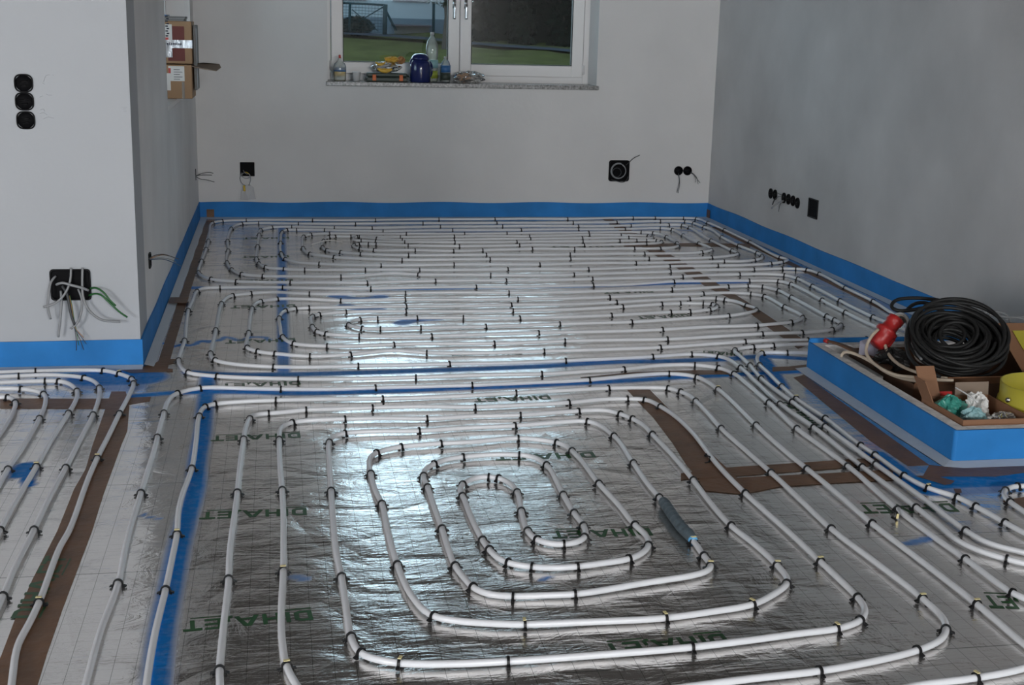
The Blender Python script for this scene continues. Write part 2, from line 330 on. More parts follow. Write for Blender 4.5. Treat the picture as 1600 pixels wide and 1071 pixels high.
# ---- green lettering printed on the foil: the word as strokes, unit height 1
def word_shapes():
    S = []; x = 0.0; t = 0.22
    def R(x0, x1, z0, z1): S.append([(x0, z0), (x1, z0), (x1, z1), (x0, z1)])
    # D
    R(0, t, 0, 1); S.append([(t, 0), (.62, 0), (.86, .18), (.86, .82), (.62, 1), (t, 1), (t, .8), (.54, .8), (.64, .7), (.64, .3), (.54, .2), (t, .2)])
    x = 1.06; R(x, x+t, 0, 1)
    x = 1.52; R(x, x+t, 0, 1); R(x+.64, x+.64+t, 0, 1); R(x+t, x+.64, .41, .6)
    x = 2.52; S.append([(x, 0), (x+.24, 0), (x+.59, .78), (x+.59, 1), (x+.42, 1)]); S.append([(x+.59, 1), (x+.59, .78), (x+.94, 0), (x+1.18, 0), (x+.76, 1)]); R(x+.32, x+.86, .2, .36)
    x = 3.76; S.append([(x, -.12), (x+.16, -.12), (x+.32, .02), (x+.32, .42), (x+.16, .42), (x+.16, .1), (x, .06)])
    x = 4.28; R(x, x+t, 0, 1); R(x+t, x+.82, 0, .17); R(x+t, x+.82, .42, .58); R(x+t, x+.82, .83, 1)
    x = 5.22; R(x, x+.9, .8, 1); R(x+.34, x+.56, 0, .8)
    R(-.02, 1.4, -.24, -.14); R(4.0, 5.75, -.24, -.17)
    return S, 6.12
WORD, WORD_W = word_shapes()
def lettering(px0, px1, hh, z=0.0006):
    """word starts (top-left of D as read) at px0 and ends at px1, both seen on the foil"""
    A = at_z(*px0)[:2]; B = at_z(*px1)[:2]; u = B-A; ln = np.linalg.norm(u); u /= ln; v = np.array([-u[1], u[0]]); k = ln/WORD_W
    vs_, fs = [], []; z_ink = z
    for poly in WORD:
        n = len(vs_); vs_ += [tuple(A+u*x*k+v*(z-1)*hh)+(z_ink,) for x, z in poly]; fs.append(tuple(range(n, n+len(poly))))
    o = link('printed_lettering', vs_, fs, M['ink'], floor); o['label'] = 'green printed word on the foil'; return o
H_ = 0.058
for p0, p1, hh, *zz_ in [((470, 684), (329, 690), H_), ((479.5, 805), (311, 812), H_), ((490, 969), (286, 988), H_),
                   ((470, 601.5), (345, 606), H_), ((862, 624.5), (742, 629), H_), ((932, 715), (775, 720), H_), ((1021, 837), (864, 842), H_),
                   ((1143, 1007), (950, 1025), H_), ((462, 534), (352, 537), H_), ((462, 480), (360, 482), H_), ((458, 440), (368, 441), H_),
                   ((452, 402), (378, 403.5), H_), ((452, 373), (380, 374), H_), ((816, 554), (706, 556), H_), ((1022, 457), (945, 459), H_),
                   ((960, 385.5), (860, 387), H_), ((690, 380.5), (640, 381.5), H_), ((1160, 557), (1095, 553), H_), ((1080, 495), (1000, 499), H_),
                   ((16, 968), (72, 870), H_, 0.0021), ((1270, 670), (1212, 627), H_), ((1500, 800), (1352, 803), 0.075), ((1700, 955), (1548, 951), 0.08)]:
    lettering(p0, p1, hh, *zz_)

# ---- blue foam edge strips with their film apron
def edge_strip(name, p0, p1, out, h0=STRIP, apron=0.055, n=60):
    """strip along p0->p1, thickness into 'out' (unit XY), slightly wavy upper edge"""
    p0 = np.array(p0); p1 = np.array(p1); o = np.array(out); v = []; f = []; th = 0.008
    for i in range(n+1):
        t = i/n; p = p0+(p1-p0)*t; wv = 0.0025*math.sin(9*t*math.pi+p[0])+0.0015*math.sin(31*t)
        a = p+o*0.001; c = p+o*(th+0.0015*math.sin(17*t))
        v += [(a[0], a[1], 0.001), (c[0], c[1], 0.001), (c[0], c[1], h0+wv), (a[0], a[1], h0+wv)]
    for i in range(n):
        for j in range(4): f.append((4*i+j, 4*i+(j+1) % 4, 4*i+4+(j+1) % 4, 4*i+4+j))
    f += [(0, 3, 2, 1), (4*n, 4*n+1, 4*n+2, 4*n+3)]
    s = structure(link(name, v, f, M['blue']))
    v = []; f = []
    for i in range(n+1):
        p = p0+(p1-p0)*i/n; c = p+o*(th+0.003); d = p+o*(apron+0.002*math.sin(i*.9))
        v += [(c[0], c[1], 0.012), (d[0], d[1], 0.0012)]
    for i in range(n): f.append((2*i, 2*i+1, 2*i+3, 2*i+2))
    ap = link('film_apron', v, f, M['apron'], s); ap['label'] = 'pale film apron at the foot of the strip'
    return s
edge_strip('baseboard_back', (XL, YD), (XR, YD), (0, -1))
edge_strip('baseboard_left', (XL, YN-0.008), (XL, YD), (1, 0), apron=0.054)
edge_strip('baseboard_front_left', (XF, YN), (XL+0.008, YN), (0, -1), h0=0.120)
edge_strip('baseboard_right', (XR, CY1), (XR, YD), (-1, 0), apron=0.05)

# ============================================================ HEATING PIPES AND CLIPS
PR = 0.0088; PZ = PR+0.0035
# each pipe: list of (axis, name of the run, points seen in the photo; * marks a clip, ! a clip with a paper remnant)
RUNS_FAR = [
 ("v", "the outermost pipe along the curb", "1700,880 1600,834 1572.6,819* 1526.6,793* 1493,775.6* 1452,763.4! 1414,744.4* 1390,728 1366.6,711* 1343.6,696* 1290,653.6* 1244,623.4! 1221,604* 1200,583 1186.5,570* 1183,559.5 1191,551.5!"),
 ("h", "the short run just behind the curb", "1232,551.5* 1260,552 1330,553 1420,552 1490,549 1506,540"),
 ("v", "the pipe along the right wall", "1488,529 1440,510 1398,492 1364.7,471.5* 1320,449* 1280,428* 1260,421.5* 1242,420*"),
 ("h", "the eleventh crossing from the back wall", "1221,419.6* 1176.8,421.3* 1110,422.5 1045.7,424.6* 960,427 897.6,429.4* 830,430 766,429.6* 700,429.6 655.6,429.8* 613,427 560,431 533,432.5* 480,432.5 411,431.5* 377,428*"),
 ("v", "the second left bend of the far loop", "362,421* 354.5,410* 354,400 356.5,392* 355.5,377* 358,365 361.5,357* 370,351"),
 ("h", "the second crossing from the back wall", "378.5,349.2* 402.5,348.6* 430,349 467.5,349.5* 555.5,350* 660,349* 776,348.6* 894,348* 964.5,347.8* 1031,345.5* 1072,346.3*"),
 ("v", "the second right bend of the far loop", "1084,349* 1101,355.3* 1112,359 1127.6,370* 1154,384* 1183,395* 1191,400.3* 1188,404.5"),
 ("h", "the ninth crossing from the back wall", "1179,406.5* 1160,409 1133,409* 1060,410 995.8,410.9* 920,411.5 844,413.2* 770,413.5 711.4,414* 660,414.5 597,414.8* 540,414 499,412.5* 465,410"),
 ("v", "the fourth left bend of the far loop", "446,405* 439.5,396* 437.5,388 438.5,380* 439,369 441,363*"),
 ("h", "the fourth crossing from the back wall", "447.5,359.5* 463.5,359.5* 507,360* 598,361.2* 707.4,360* 814,359.6* 903.6,358.8* 977,358* 1033,356.8*"),
 ("v", "the fourth right bend of the far loop", "1050.7,359* 1067,367* 1092,380.5* 1106,386 1112,391*"),
 ("h", "the seventh crossing from the back wall", "1095,394.5* 1050,396 1006,396.6* 940,397 889,397.3* 820,398 761,398.6* 700,398.8 638,399* 600,398.5 563.7,397.3* 532,394.3*"),
 ("v", "the innermost wide left bend of the far loop", "509.5,390.5* 504,386* 503,381 505.5,376.5*"),
 ("h", "the sixth crossing from the back wall", "512,370.8* 524.5,369.8* 549,369.8* 625.7,370.5* 708,370* 793.8,369 826.5,369.3* 919,367.2* 972,367.3* 1002,368 1014,368.8* 1019.5,371* 1012,373"),
 ("h", "the inner crossing beside the far loop centre", "984,371.8* 910,372.4* 828.5,373.6* 709,374.3* 628.7,375* 589,373.2* 563,370.3* 556,370.5* 552.5,373.5 556,376.5"),
 ("h", "the centre pipe of the far loop", "564,375.8* 585.5,377.2* 630.6,378.6* 709,379* 809,377.8* 909,377.4* 967,376.4* 995,376* 1010,376* 1026,376.6* 1034.5,378.2* 1030,380.6"),
 ("h", "the inner return at the far loop centre", "1010.6,381.4* 912.7,383* 812,383.4* 719,384.6* 639,384* 588.4,382* 574.4,381.5* 561,381* 552.5,383* 553,386"),
 ("h", "the crossing below the far loop centre", "563.7,388.8* 585,391.3* 646.5,391.3* 708,392* 752.5,391* 830,389.2* 897.6,389.2* 989.7,388.8* 1031,389*"),
 ("v", "the innermost right bend of the far loop", "1054,386.5 1060,384.5* 1057.5,379.3* 1042,370.2* 1030,366"),
 ("h", "the fifth crossing from the back wall", "1020,364.3* 1002,363.2* 960,362.8 919,363.2* 793.8,365* 725,365.3* 634,365.5* 515.5,364.8* 486,366.5*"),
 ("v", "the fifth left bend of the far loop", "474.5,370* 472.5,379 473.5,387.5* 477,393.5"),
 ("h", "the eighth crossing from the back wall", "484.5,397* 522,402.2* 560,404 627,405.8* 700,405.8 766,405.3* 830,405.3 892,404.8* 950,404.6 1013,404* 1070,403.6 1112,402.5*"),
 ("v", "the third right bend of the far loop", "1140,400 1153,396.8* 1144.5,391.5* 1111,376* 1077,355.5* 1067,352*"),
 ("h", "the third crossing from the back wall", "1046.5,351.7* 986,352.6* 902,353.4* 787,353.6* 687,354.6* 583,356* 523.5,355.8* 454,354.6* 424,355.5*"),
 ("v", "the third left bend of the far loop", "407,359.5* 405,367* 402.5,385* 400.5,404* 404,412*"),
 ("h", "the tenth crossing from the back wall", "416,418* 444,420.3* 477,421.3* 530,421.6 572.5,422* 657,422* 720,421.8 792,421* 860,420.6 919,420.2* 980,418.5 1046.5,416.6* 1121,415.2* 1165,414.5 1203,412.3* 1222,410*"),
 ("v", "the outermost right bend of the far loop", "1231,405.5 1218,402* 1172,378.5* 1132.5,359.6* 1106,348.4* 1088,341.6*"),
 ("h", "the first crossing from the back wall", "1067,340.6* 1024,340.6* 989,340.6* 885,342* 773,342.6* 684,342.8* 588,343.8* 490,344.4* 386.5,344.2* 348,345.3*"),
 ("v", "the outermost left bend of the far loop", "332.5,348.5* 327.5,362 325.5,376* 322,389.5* 315,408* 310,426.5* 315,431"),
 ("h", "the twelfth crossing from the back wall", "330,436.3* 369,439.6* 456,441.6* 510,441.6 572,441.6* 620,440 679,439.3* 740,439 792,438.5* 860,437.5 925.6,436.2* 990,434.5 1064.6,432* 1110,430 1155,429.2* 1195,428.5 1227,430.2*"),
 ("v", "the second pipe along the right wall", "1246,435.3* 1268.6,447* 1311.7,469.5* 1363.5,494.8* 1383,503 1430,522 1448,532 1440,540"),
 ("h", "the hidden stretch behind the curb", "1400,541.5 1330,540.5 1260,538.2 1210,540* 1178,541.8* 1160,543.5"),
 ("v", "the third pipe along the curb", "1147,547* 1156,556 1171.5,570.5* 1188.5,590.5* 1238.5,628.5* 1288,666.5* 1330,697 1369.6,726.5* 1440,778 1510,830* 1545,849 1600,863 1700,886"),
]
RUNS_MID = [
 ("v", "the fifth pipe out from the curb", "1700,975 1640,952 1600,936.5 1581.6,928.6* 1511,876* 1451,833 1401,795* 1326,729.5* 1283,697 1246,670.5* 1200.5,629* 1170,602 1146.6,584* 1123,575.3*"),
 ("h", "the fifteenth crossing from the back wall", "1085.5,570.8* 1030,571.5 974,577* 930,579 848,584.3* 780,586 650.5,589.8* 560,592 468.5,593.2* 400,591.5 339,588*"),
 ("v", "the outer left bend of the middle loop", "295,582.5* 284,574.5 279,563.5* 283,548 288.5,532* 290,514 294,486* 301,470 308,454.8*"),
 ("h", "the thirteenth crossing from the back wall", "318,450.3 342.6,449.4* 443.7,449.6* 520,450.3 579,450.6* 660,449.8 744,448.6* 830,448 926,446* 985,444 1051.5,439.9* 1110,439.5 1169,438.8* 1217,439.4*"),
 ("v", "the third pipe along the right wall", "1236,444* 1285.5,469.8* 1321.8,488* 1368,510.5 1400,524.5 1412,529 1396,530.3"),
 ("h", "the run meeting the back of the curb", "1356,529.4* 1310,530.3 1261,532* 1210,532.5 1165.4,534.4* 1100,538 1030.7,543* 940,546.5 848.4,548.6* 760,551.5 666,552* 613,548.4 549,554* 487,556.8* 430.5,553.2* 404.5,550.3*"),
 ("v", "the third left bend of the middle loop", "386,544* 386,530 388.6,520* 390,500 394,482* 398,476"),
 ("h", "the third crossing of the middle loop", "406,471.5* 431.3,467.4* 487,467.6 532,470* 632,468.8* 720,468 807.6,467.6* 880,466.5 951,464* 1020,461.5 1097,459.6* 1135,458 1171.7,459*"),
 ("v", "the second right bend of the middle loop", "1194.5,462.8* 1227,480* 1250,491 1255,496.5* 1248,500"),
 ("h", "the fifth lower crossing of the middle loop", "1237,503* 1184,508* 1110,511 1033,515.4* 940,518 839,520.8* 750,523 675,524.6* 610,525.2 560,525* 511,522.6*"),
 ("v", "the fifth left bend of the middle loop", "495.7,518.6* 487.5,510* 486,501 487.5,494.5*"),
 ("h", "the fifth upper crossing of the middle loop", "499,491.4* 538.5,488.5* 633.5,486.8* 720,486.5 804,485.6* 880,484 972.5,479* 1033,475.6* 1062.6,474.6* 1097,475.2* 1113,475.8* 1121,479.5* 1117,482.5"),
 ("h", "the centre return of the middle loop", "1107.5,484.2* 1077.7,487* 1045.7,487.8* 957,493* 814.4,496.6* 725.4,496.8* 652,497.4* 589,498.4* 560,499.6* 547,503"),
 ("h", "the innermost lower run of the middle loop", "543.5,507.6* 563.7,513.4* 592,514.8* 658,512.8* 757.7,509.8* 873,506.6* 989,502.9* 1070,498 1136.4,494.4*"),
 ("v", "the inner right bend of the middle loop", "1174,488 1182.5,484.8* 1179,481 1166.8,477.4* 1147,470 1132.7,468.4*"),
 ("h", "the fourth upper crossing of the middle loop", "1119,466.2* 1076.7,467.3* 1020,469.5 962,472* 880,476 800.5,477* 720,478.5 635.5,479.3* 560,480.5 484,480.8* 461.6,481.8*"),
 ("v", "the fourth left bend of the middle loop", "445,485.5* 436.5,496.5* 438,512 441.5,527*"),
 ("h", "the fourth lower crossing of the middle loop", "458.6,537.2* 513,541* 560,541 618,539* 700,537.4 770,536.5* 830,534.8 884.5,533* 960,531.5 1040.7,529.8* 1120,526 1193,522.5* 1253.6,520.2* 1300,515*"),
 ("v", "the outer right bend of the middle loop", "1314,508.6* 1313,504.5 1304,500* 1292,494.2* 1237,464* 1217,454*"),
 ("h", "the second upper crossing of the middle loop", "1193,448.4* 1166.7,447.4* 1136.4,448.6* 1051.5,452.4* 1000,453.5 951.5,455 873,456.5 796,457.2* 720,457.3 632,458.4* 560,459.6 482,459.8* 421,457 390,458.8*"),
 ("v", "the second left bend of the middle loop", "361.5,461.8* 352,467 345.8,474.5* 341,493 337.3,515* 333,535 328.7,552.4* 331,559"),
 ("h", "the second lower crossing of the middle loop", "335.8,564* 366,569.8 429,573.4* 490,573.4 560.5,571.8* 630,571 699.7,568.8* 790,567 881,564.2* 950,561.5 1019.7,557.6* 1080,553.6*"),
 ("v", "the fourth pipe along the curb", "1126,557.5* 1140,563 1156.5,574.6* 1185,600 1219.5,631.5* 1271.5,668.5* 1310,699 1348,730.5* 1390,762 1431,794* 1470,824 1495,845 1533,862 1570,872.4* 1600,880 1700,902"),
]
RUNS_NEAR = [
 ("v", "the second pipe right of the long brown tape", "112,1150 134,1071 157,987 184.7,911* 197,850.6 220.5,769* 242,701 246,684.5* 256.5,644.5* 262,628 275.5,615.5*"),
 ("h", "the sixteenth crossing from the back wall", "315.5,606.6* 380,607.5 442.5,608* 520,607.5 584,605.6* 660,604.5 738,602.4* 830,598 922.5,594* 1000,587 1047,584.4* 1087.5,588.6*"),
 ("v", "the sixth pipe out from the curb", "1121.5,607.5! 1140,623 1181.5,664.5* 1220,699 1261.5,733.6* 1310,774 1361.4,817.5* 1440,877 1527,945.6! 1575,986 1600,1007 1622,1022 1626,1032 1600,1044 1521,1059.5! 1432,1072 1300,1110 1150,1150 900,1210 650,1260 480,1245 385,1170 348,1110"),
 ("v", "the fourth pipe right of the long brown tape", "344,1071 343,1051* 348,990 357,908* 359,863 367,800 371,768* 374,736 380.6,687* 384,668"),
 ("h", "the second crossing inside the blue line", "391,653* 400,647 419.5,646* 478,640.6* 530,639.5 581.8,638* 660,636 741,636.3* 815,633 891.5,629.4* 940,624.5 981.6,623.4* 1009.6,624.6*"),
 ("v", "the eighth pipe out from the curb", "1031,634.5* 1055,650 1082,676 1120,726 1165,771.5* 1230,830 1280.5,877! 1310,904 1341.5,934.5* 1352,950 1347,967.5*"),
 ("h", "the second lowest run of the near spiral", "1312,981.5! 1250,990 1181.5,1000 1079,1012.5* 930,1024 794.5,1034* 700,1039 630,1038.6! 595,1034"),
 ("v", "the sixth pipe right of the long brown tape", "563,1023* 548.5,997* 542,957 534,902.5* 525,860 517.5,766.5* 514.5,720 514,693.5*"),
 ("h", "the fourth crossing inside the blue line", "522,682 541.5,677.5* 590,674.5 654,673.5* 720,669 804.5,665.6* 878,660 921,658.6*"),
 ("v", "the tenth pipe out from the curb", "959.5,681* 989,722.5* 1010,754 1031.5,780* 1045,800 1065,828 1085.5,848! 1100,870* 1112,884!"),
 ("h", "the bottom run of the third spiral turn", "1108,892.5 1084,900 1008,912 901.5,928.5* 850,930 800,931.5* 762,928"),
 ("v", "the third left turn of the near spiral", "740.5,919* 725,902 711.5,885.5* 690,825.5* 675,782 668.5,762* 661.5,745* 666,732"),
 ("h", "the upper run of the third spiral turn", "679,725.5* 700,718 726.6,714.8* 760,712 808.5,711.5* 830,713.5"),
 ("v", "the innermost right turn of the near spiral", "855,727.5* 868,748 880.5,774* 898,803.5* 912,822.5*"),
 ("h", "the centre hook of the near spiral", "915,840* 905,847 880.5,851.5* 858,850 838,843.5*"),
 ("v", "the inner hook leg of the near spiral", "824,829* 815,800* 809,771* 797,756"),
 ("h", "the top of the centre hook", "781,748* 761,745.5* 742,748 723.5,757*"),
 ("v", "the inner left turn of the near spiral", "718,769 723.5,777* 735,806 755,846*"),
 ("h", "the bottom run of the second spiral turn", "766,861* 777,872 791.5,880* 828.5,886.5* 865,888.5 904.5,886* 945,880 981,874.5*"),
 ("v", "the second right turn of the near spiral", "1007,862 1014,851* 1010,836 992.5,820.5* 965,787 935.5,756.5* 910,722 893.5,704.5* 885,697"),
 ("h", "the upper run of the second spiral turn", "872.5,692* 840,687 809,685* 780,687 740,691.5 690,693.8* 645,697 624,698.8*"),
 ("v", "the second left turn of the near spiral", "585.5,708.5* 577,719 579.5,740* 586,765 597,788.5* 606,830 620.5,881.5* 645,934"),
 ("h", "the third lowest run of the near spiral", "677,964.5* 720,972.5 770,976 818,977.5! 920,972.5 1035,966! 1110,956 1175,945.5! 1206,931"),
 ("v", "the ninth pipe out from the curb", "1230,914* 1231,905 1213,882! 1180,851 1142,821* 1110,786 1082.5,750.5* 1050,711 1020,679.5* 1005,664"),
 ("h", "the third crossing inside the blue line", "988,654.5* 971.5,648* 945,641.5 905,642.8* 860,645.5 816.5,648.4* 740,650 670.5,654.2* 600,654 536.5,655.4* 480,657.5 454,660.5*"),
 ("v", "the fifth pipe right of the long brown tape", "440,668 436.5,686* 437,720 441,766* 442.5,800 442.5,893! 439.5,952 440,990 448,1042! 463.5,1071 500,1120 560,1145 640,1146 760,1125 920,1095 1091,1072"),
 ("h", "the lowest run of the near spiral", "1181.5,1060.5 1275,1049.5* 1350,1036 1437,1015*"),
 ("v", "the seventh pipe out from the curb", "1473,998 1478,986* 1477,971 1443,938! 1370,881 1299.5,827* 1250,781 1203.5,738* 1165,703 1127.5,670* 1105,645 1087.5,627.5* 1075,617"),
 ("h", "the first crossing inside the blue line", "1062.5,612* 1046.5,606.6* 1000,605.8 951,606.8* 880,611 809.5,614.6* 700,619.5 596.5,623* 510,624 428,625.4* 375,627.5"),
 ("v", "the pipe beside the thick blue line", "335,631* 320,635.5* 311.5,650* 306.5,690 300,731.5* 285,774 279,800 276.5,836! 270,868 258.5,922* 243,987 229,1071 220,1150"),
]
RUNS_LEFT = [
 [("h", "the outermost pipe below the left wall", "-90,584 0,582.7 55,580.5* 126,578.6 162.5,579* 186.5,584! 200,589"),
  ("v", "the outer pipe on the long brown tape", "206,592* 209,599* 202,618 186.5,646.5* 171,678.5 152.5,716! 136,754 108,830 93.6,855.7 61,942! 45,975 28,1007 18,1071 8,1160")],
 [("h", "the second pipe below the left wall", "-90,593 0,589.7 27.5,588.5* 75.6,586.5 130,590* 147,596"),
  ("v", "the second pipe in the left strip", "155,605* 154.5,623 146,648* 126,686 103,731* 75.6,782 53,829* 25,883.5 5,932* -30,1010")],
 [("h", "the third pipe below the left wall", "-90,604 0,599 68.5,596* 94.5,596* 110,601"),
  ("v", "the third pipe in the left strip", "120.5,611* 118,627 106.5,647* 83,683.5 56.5,729.5! 25,784 0,830* -30,890")],
 [("h", "the fourth pipe below the left wall", "-90,613 0,608 31.5,608.6* 58,612"),
  ("v", "the fourth pipe in the left strip", "69,616.5* 71,630 61.8,653.5* 38,696 13,732.5* -25,800")],
 [("h", "the fifth pipe below the left wall", "-90,632 -20,623 0,621.5 14.5,621.5*"),
  ("v", "the fifth pipe in the left strip", "24,630* 22,641 12,660 -15,700 -60,770")],
 [("h", "the short hooked pipe right of the curb corner", "1700,772 1640,763 1600,760.5 1592,760.7* 1581,761.5"),
  ("v", "the hook end right of the curb corner", "1570,767.5* 1568,775 1579,786* 1600,800 1650,832 1720,870")],
]
ORD = "first second third fourth fifth sixth seventh eighth ninth tenth eleventh twelfth thirteenth fourteenth fifteenth sixteenth seventeenth".split()
CLIPS = []                                            # (position, direction, remnant?, run, axis, px)
def lay_pipe(name, runs, label, cat='heating pipe', group=None):
    P = []; marks = []
    for ax, desc, s in runs:
        for tok in s.split():
            fl = '*' in tok or '!' in tok; x, y = (float(c) for c in tok.strip('*!').split(','))
            if fl: marks.append((len(P), '!' in tok, desc, ax, (x, y)))
            P.append(at_z(x, y, PZ))
    P = np.array(P); A = spline(P, 0.018, 3)
    dd = np.concatenate([[0], np.cumsum(np.linalg.norm(np.diff(A, axis=0), axis=1))])
    A[:, 2] = PZ + 0.0012*np.sin(dd*7.3)+0.0008*np.sin(dd*3.1+1)
    for i, rem, desc, ax, px in marks:
        d = np.hypot(*(A[:, :2]-P[i][:2]).T); k = int(np.argmin(d)); k0, k1 = max(0, k-2), min(len(A)-1, k+2)
        t = A[k1]-A[k0]; CLIPS.append((A[k].copy(), math.atan2(t[1], t[0]), rem, desc, ax, px))
    root = MB().tube(A, PR, 12).build(name, M['pipe'], None, True)
    return tag(root, label, cat, group), A
far, _ = lay_pipe('heating_pipe', RUNS_FAR, 'white heating pipe laid as the flat spiral nearest the window wall')
mid, _ = lay_pipe('heating_pipe', RUNS_MID, 'white heating pipe laid as the middle spiral between the other two')
near, NEARLINE = lay_pipe('heating_pipe', RUNS_NEAR, 'white heating pipe laid as the big spiral nearest the viewer')
for R_, lb in zip(RUNS_LEFT, ['white pipe lying on the long brown tape, outermost of the left bundle', 'white pipe of the left bundle, just left of the long brown tape',
        'white pipe of the left bundle, third from the long brown tape', 'white pipe of the left bundle, fourth from the long brown tape',
        'white pipe of the left bundle, fifth from the long brown tape', 'short hooked white pipe beside the front corner of the blue curb']):
    lay_pipe('heating_pipe', R_, lb, group='pipes running through the left strip' if 'left' in lb or 'outermost' in lb else None)

# repair sleeve wrapped round the near spiral's pipe
p0 = at_z(1038, 786, PZ)[:2]; p1 = at_z(1085, 846, PZ)[:2]
i0 = int(np.argmin(np.hypot(*(NEARLINE[:, :2]-p0).T))); i1 = int(np.argmin(np.hypot(*(NEARLINE[:, :2]-p1).T))); i0, i1 = min(i0, i1), max(i0, i1)
seg = spline(NEARLINE[i0:i1+1], 0.004, 0); n = len(seg); tt = np.linspace(0, 1, n)
rr = PR+0.0012+0.0075*np.clip(np.minimum(tt/0.06, (1-tt)/0.08), 0, 1)**0.6*(0.92+0.1*np.sin(tt*60)); seg[:, 2] = np.maximum(seg[:, 2], rr+0.0015)
slv = MB().tube(seg, rr, 16).build('repair_sleeve', M['sleeve'], near, True); slv['label'] = 'dark grey sleeve wrapped round the pipe'
e1 = seg[-6:] if np.hypot(*(seg[-1][:2]-p1)) < np.hypot(*(seg[0][:2]-p1)) else seg[:6]
cf = MB().tube(e1, PR+0.005, 14).build('sleeve_cuff', M['sky_blue'], slv, True); cf['label'] = 'light blue torn cuff at the end of the sleeve'

# one clip, along +X pipe direction, centred over the pipe; origin on the foil
def clip_mesh():
    b = MB(); w_ = 0.0034; ri = PR+0.0008; ro = ri+0.0036; zc = PZ; n = 12; v = []; f = []
    angs = [math.pi*(i/n) for i in range(n+1)]
    prof_o = [(ro*math.cos(a), zc+ro*math.sin(a)) for a in angs]; prof_i = [(ri*math.cos(a), zc+ri*math.sin(a)) for a in angs]
    prof_o = [(ro, 0.0008)]+prof_o+[(-ro, 0.0008)]; prof_i = [(ri, 0.0008)]+prof_i+[(-ri, 0.0008)]; k = len(prof_o)
    for x in (-w_, w_):
        v += [(x, y, z) for y, z in prof_o]; v += [(x, y, z) for y, z in prof_i]
    for i in range(k-1):
        f += [(i, i+1, k+i+1, k+i), (2*k+i, 3*k+i, 3*k+i+1, 2*k+i+1), (i, 2*k+i, 2*k+i+1, i+1), (k+i, k+i+1, 3*k+i+1, 3*k+i)]
    f += [(0, k, 3*k, 2*k), (k-1, 3*k-1, 4*k-1, 2*k-1)[::-1]]
    b.add(v, f)
    for s in (1, -1):                                  # flared barbed feet
        b.prism([(-w_*1.2, s*ro*0.96, 0.0068), (-w_*1.2, s*(ro+0.0075), 0.0030), (-w_*1.2, s*(ro+0.0090), 0.0052), (-w_*1.2, s*(ro+0.0080), 0.0068), (-w_*1.2, s*ro*0.96, 0.0102)], (2.4*w_, 0, 0))
        b.box(-w_*1.4, w_*1.4, min(s*ro*.94, s*(ro+.0035)), max(s*ro*.94, s*(ro+.0035)), 0.0008, 0.0042)
    return b
proto_b = clip_mesh()
clip_data = None; rem_data = None
def seen(p):
    d = np.array(p)-CAM; q = d@CF; x = PW/2+F_PX*(d@CR)/q; y = PH/2-F_PX*(d@CU)/q; return -12 < x < PW+12 and y < PH+14
CLIPS = sorted([c for c in CLIPS if seen(c[0])], key=lambda c: np.linalg.norm(c[0]-CAM))
single = {id(c) for c in CLIPS[:298]}
byrun = {}
for c in CLIPS: byrun.setdefault(c[3], []).append(c)
rest = MB()
for desc, lst in byrun.items():
    ax = lst[0][4]; lst.sort(key=(lambda c: c[5][0]) if ax == 'h' else (lambda c: c[5][1]))
    for i, c in enumerate(lst):
        p, ang, rem, _d, _a, px = c; loc = (p[0], p[1], p[2]-PZ+0.0004); ang += random.uniform(-.12, .12)
        if id(c) not in single:
            q = MB().add(proto_b.v, proto_b.f).move(Matrix.Translation(Vector([float(k) for k in loc])) @ Matrix.Rotation(ang, 4, 'Z')); rest.add(q.v, q.f); continue
        if clip_data is None:
            o = proto_b.build('pipe_clip', M['clip']); clip_data = o.data
        else:
            o = bpy.data.objects.new('pipe_clip', clip_data); COL.objects.link(o)
        o.location = loc; o.rotation_euler = (0, 0, ang)
        side = 'from the left' if ax == 'h' else 'from the back'
        if len(lst) == 1: lb = f"black plastic clip, the only one on {desc}"
        else: lb = f"black clip, {ORD[i]} {side} on {desc}"
        tag(o, lb, 'pipe clip', 'clips on '+desc)
        if rem:
            if rem_data is None:
                r_ = MB().box(-0.005, 0.0028, -0.0075, 0.0075, PZ+PR+0.0046, PZ+PR+0.0066).build('paper_remnant', M['yellowish'], o); rem_data = r_.data
            else:
                r_ = bpy.data.objects.new('paper_remnant', rem_data); COL.objects.link(r_); r_.parent = o
            r_['label'] = 'pale yellow paper remnant on top'
o = rest.build('pipe_clips', M['clip']); tag(o, 'tiny black clips dotting the pipes of the far loops', 'pipe clips'); o['kind'] = 'stuff'
for (x, y), ang, lb, rem in [((1101, 722), 1.9, 'loose black clip lying tilted on the wide brown tape', False), ((1394, 806), 0.2, 'loose black clip with a yellow bit lying on green print', True)]:
    o = bpy.data.objects.new('pipe_clip', clip_data); COL.objects.link(o); p = at_z(x, y, 0.005)
    o.location = (p[0], p[1], 0.0125); o.rotation_euler = (math.pi/2, 0.1, ang); tag(o, lb, 'pipe clip')
    if rem:
        r_ = bpy.data.objects.new('paper_remnant', rem_data); COL.objects.link(r_); r_.parent = o; r_['label'] = 'pale yellow paper remnant'

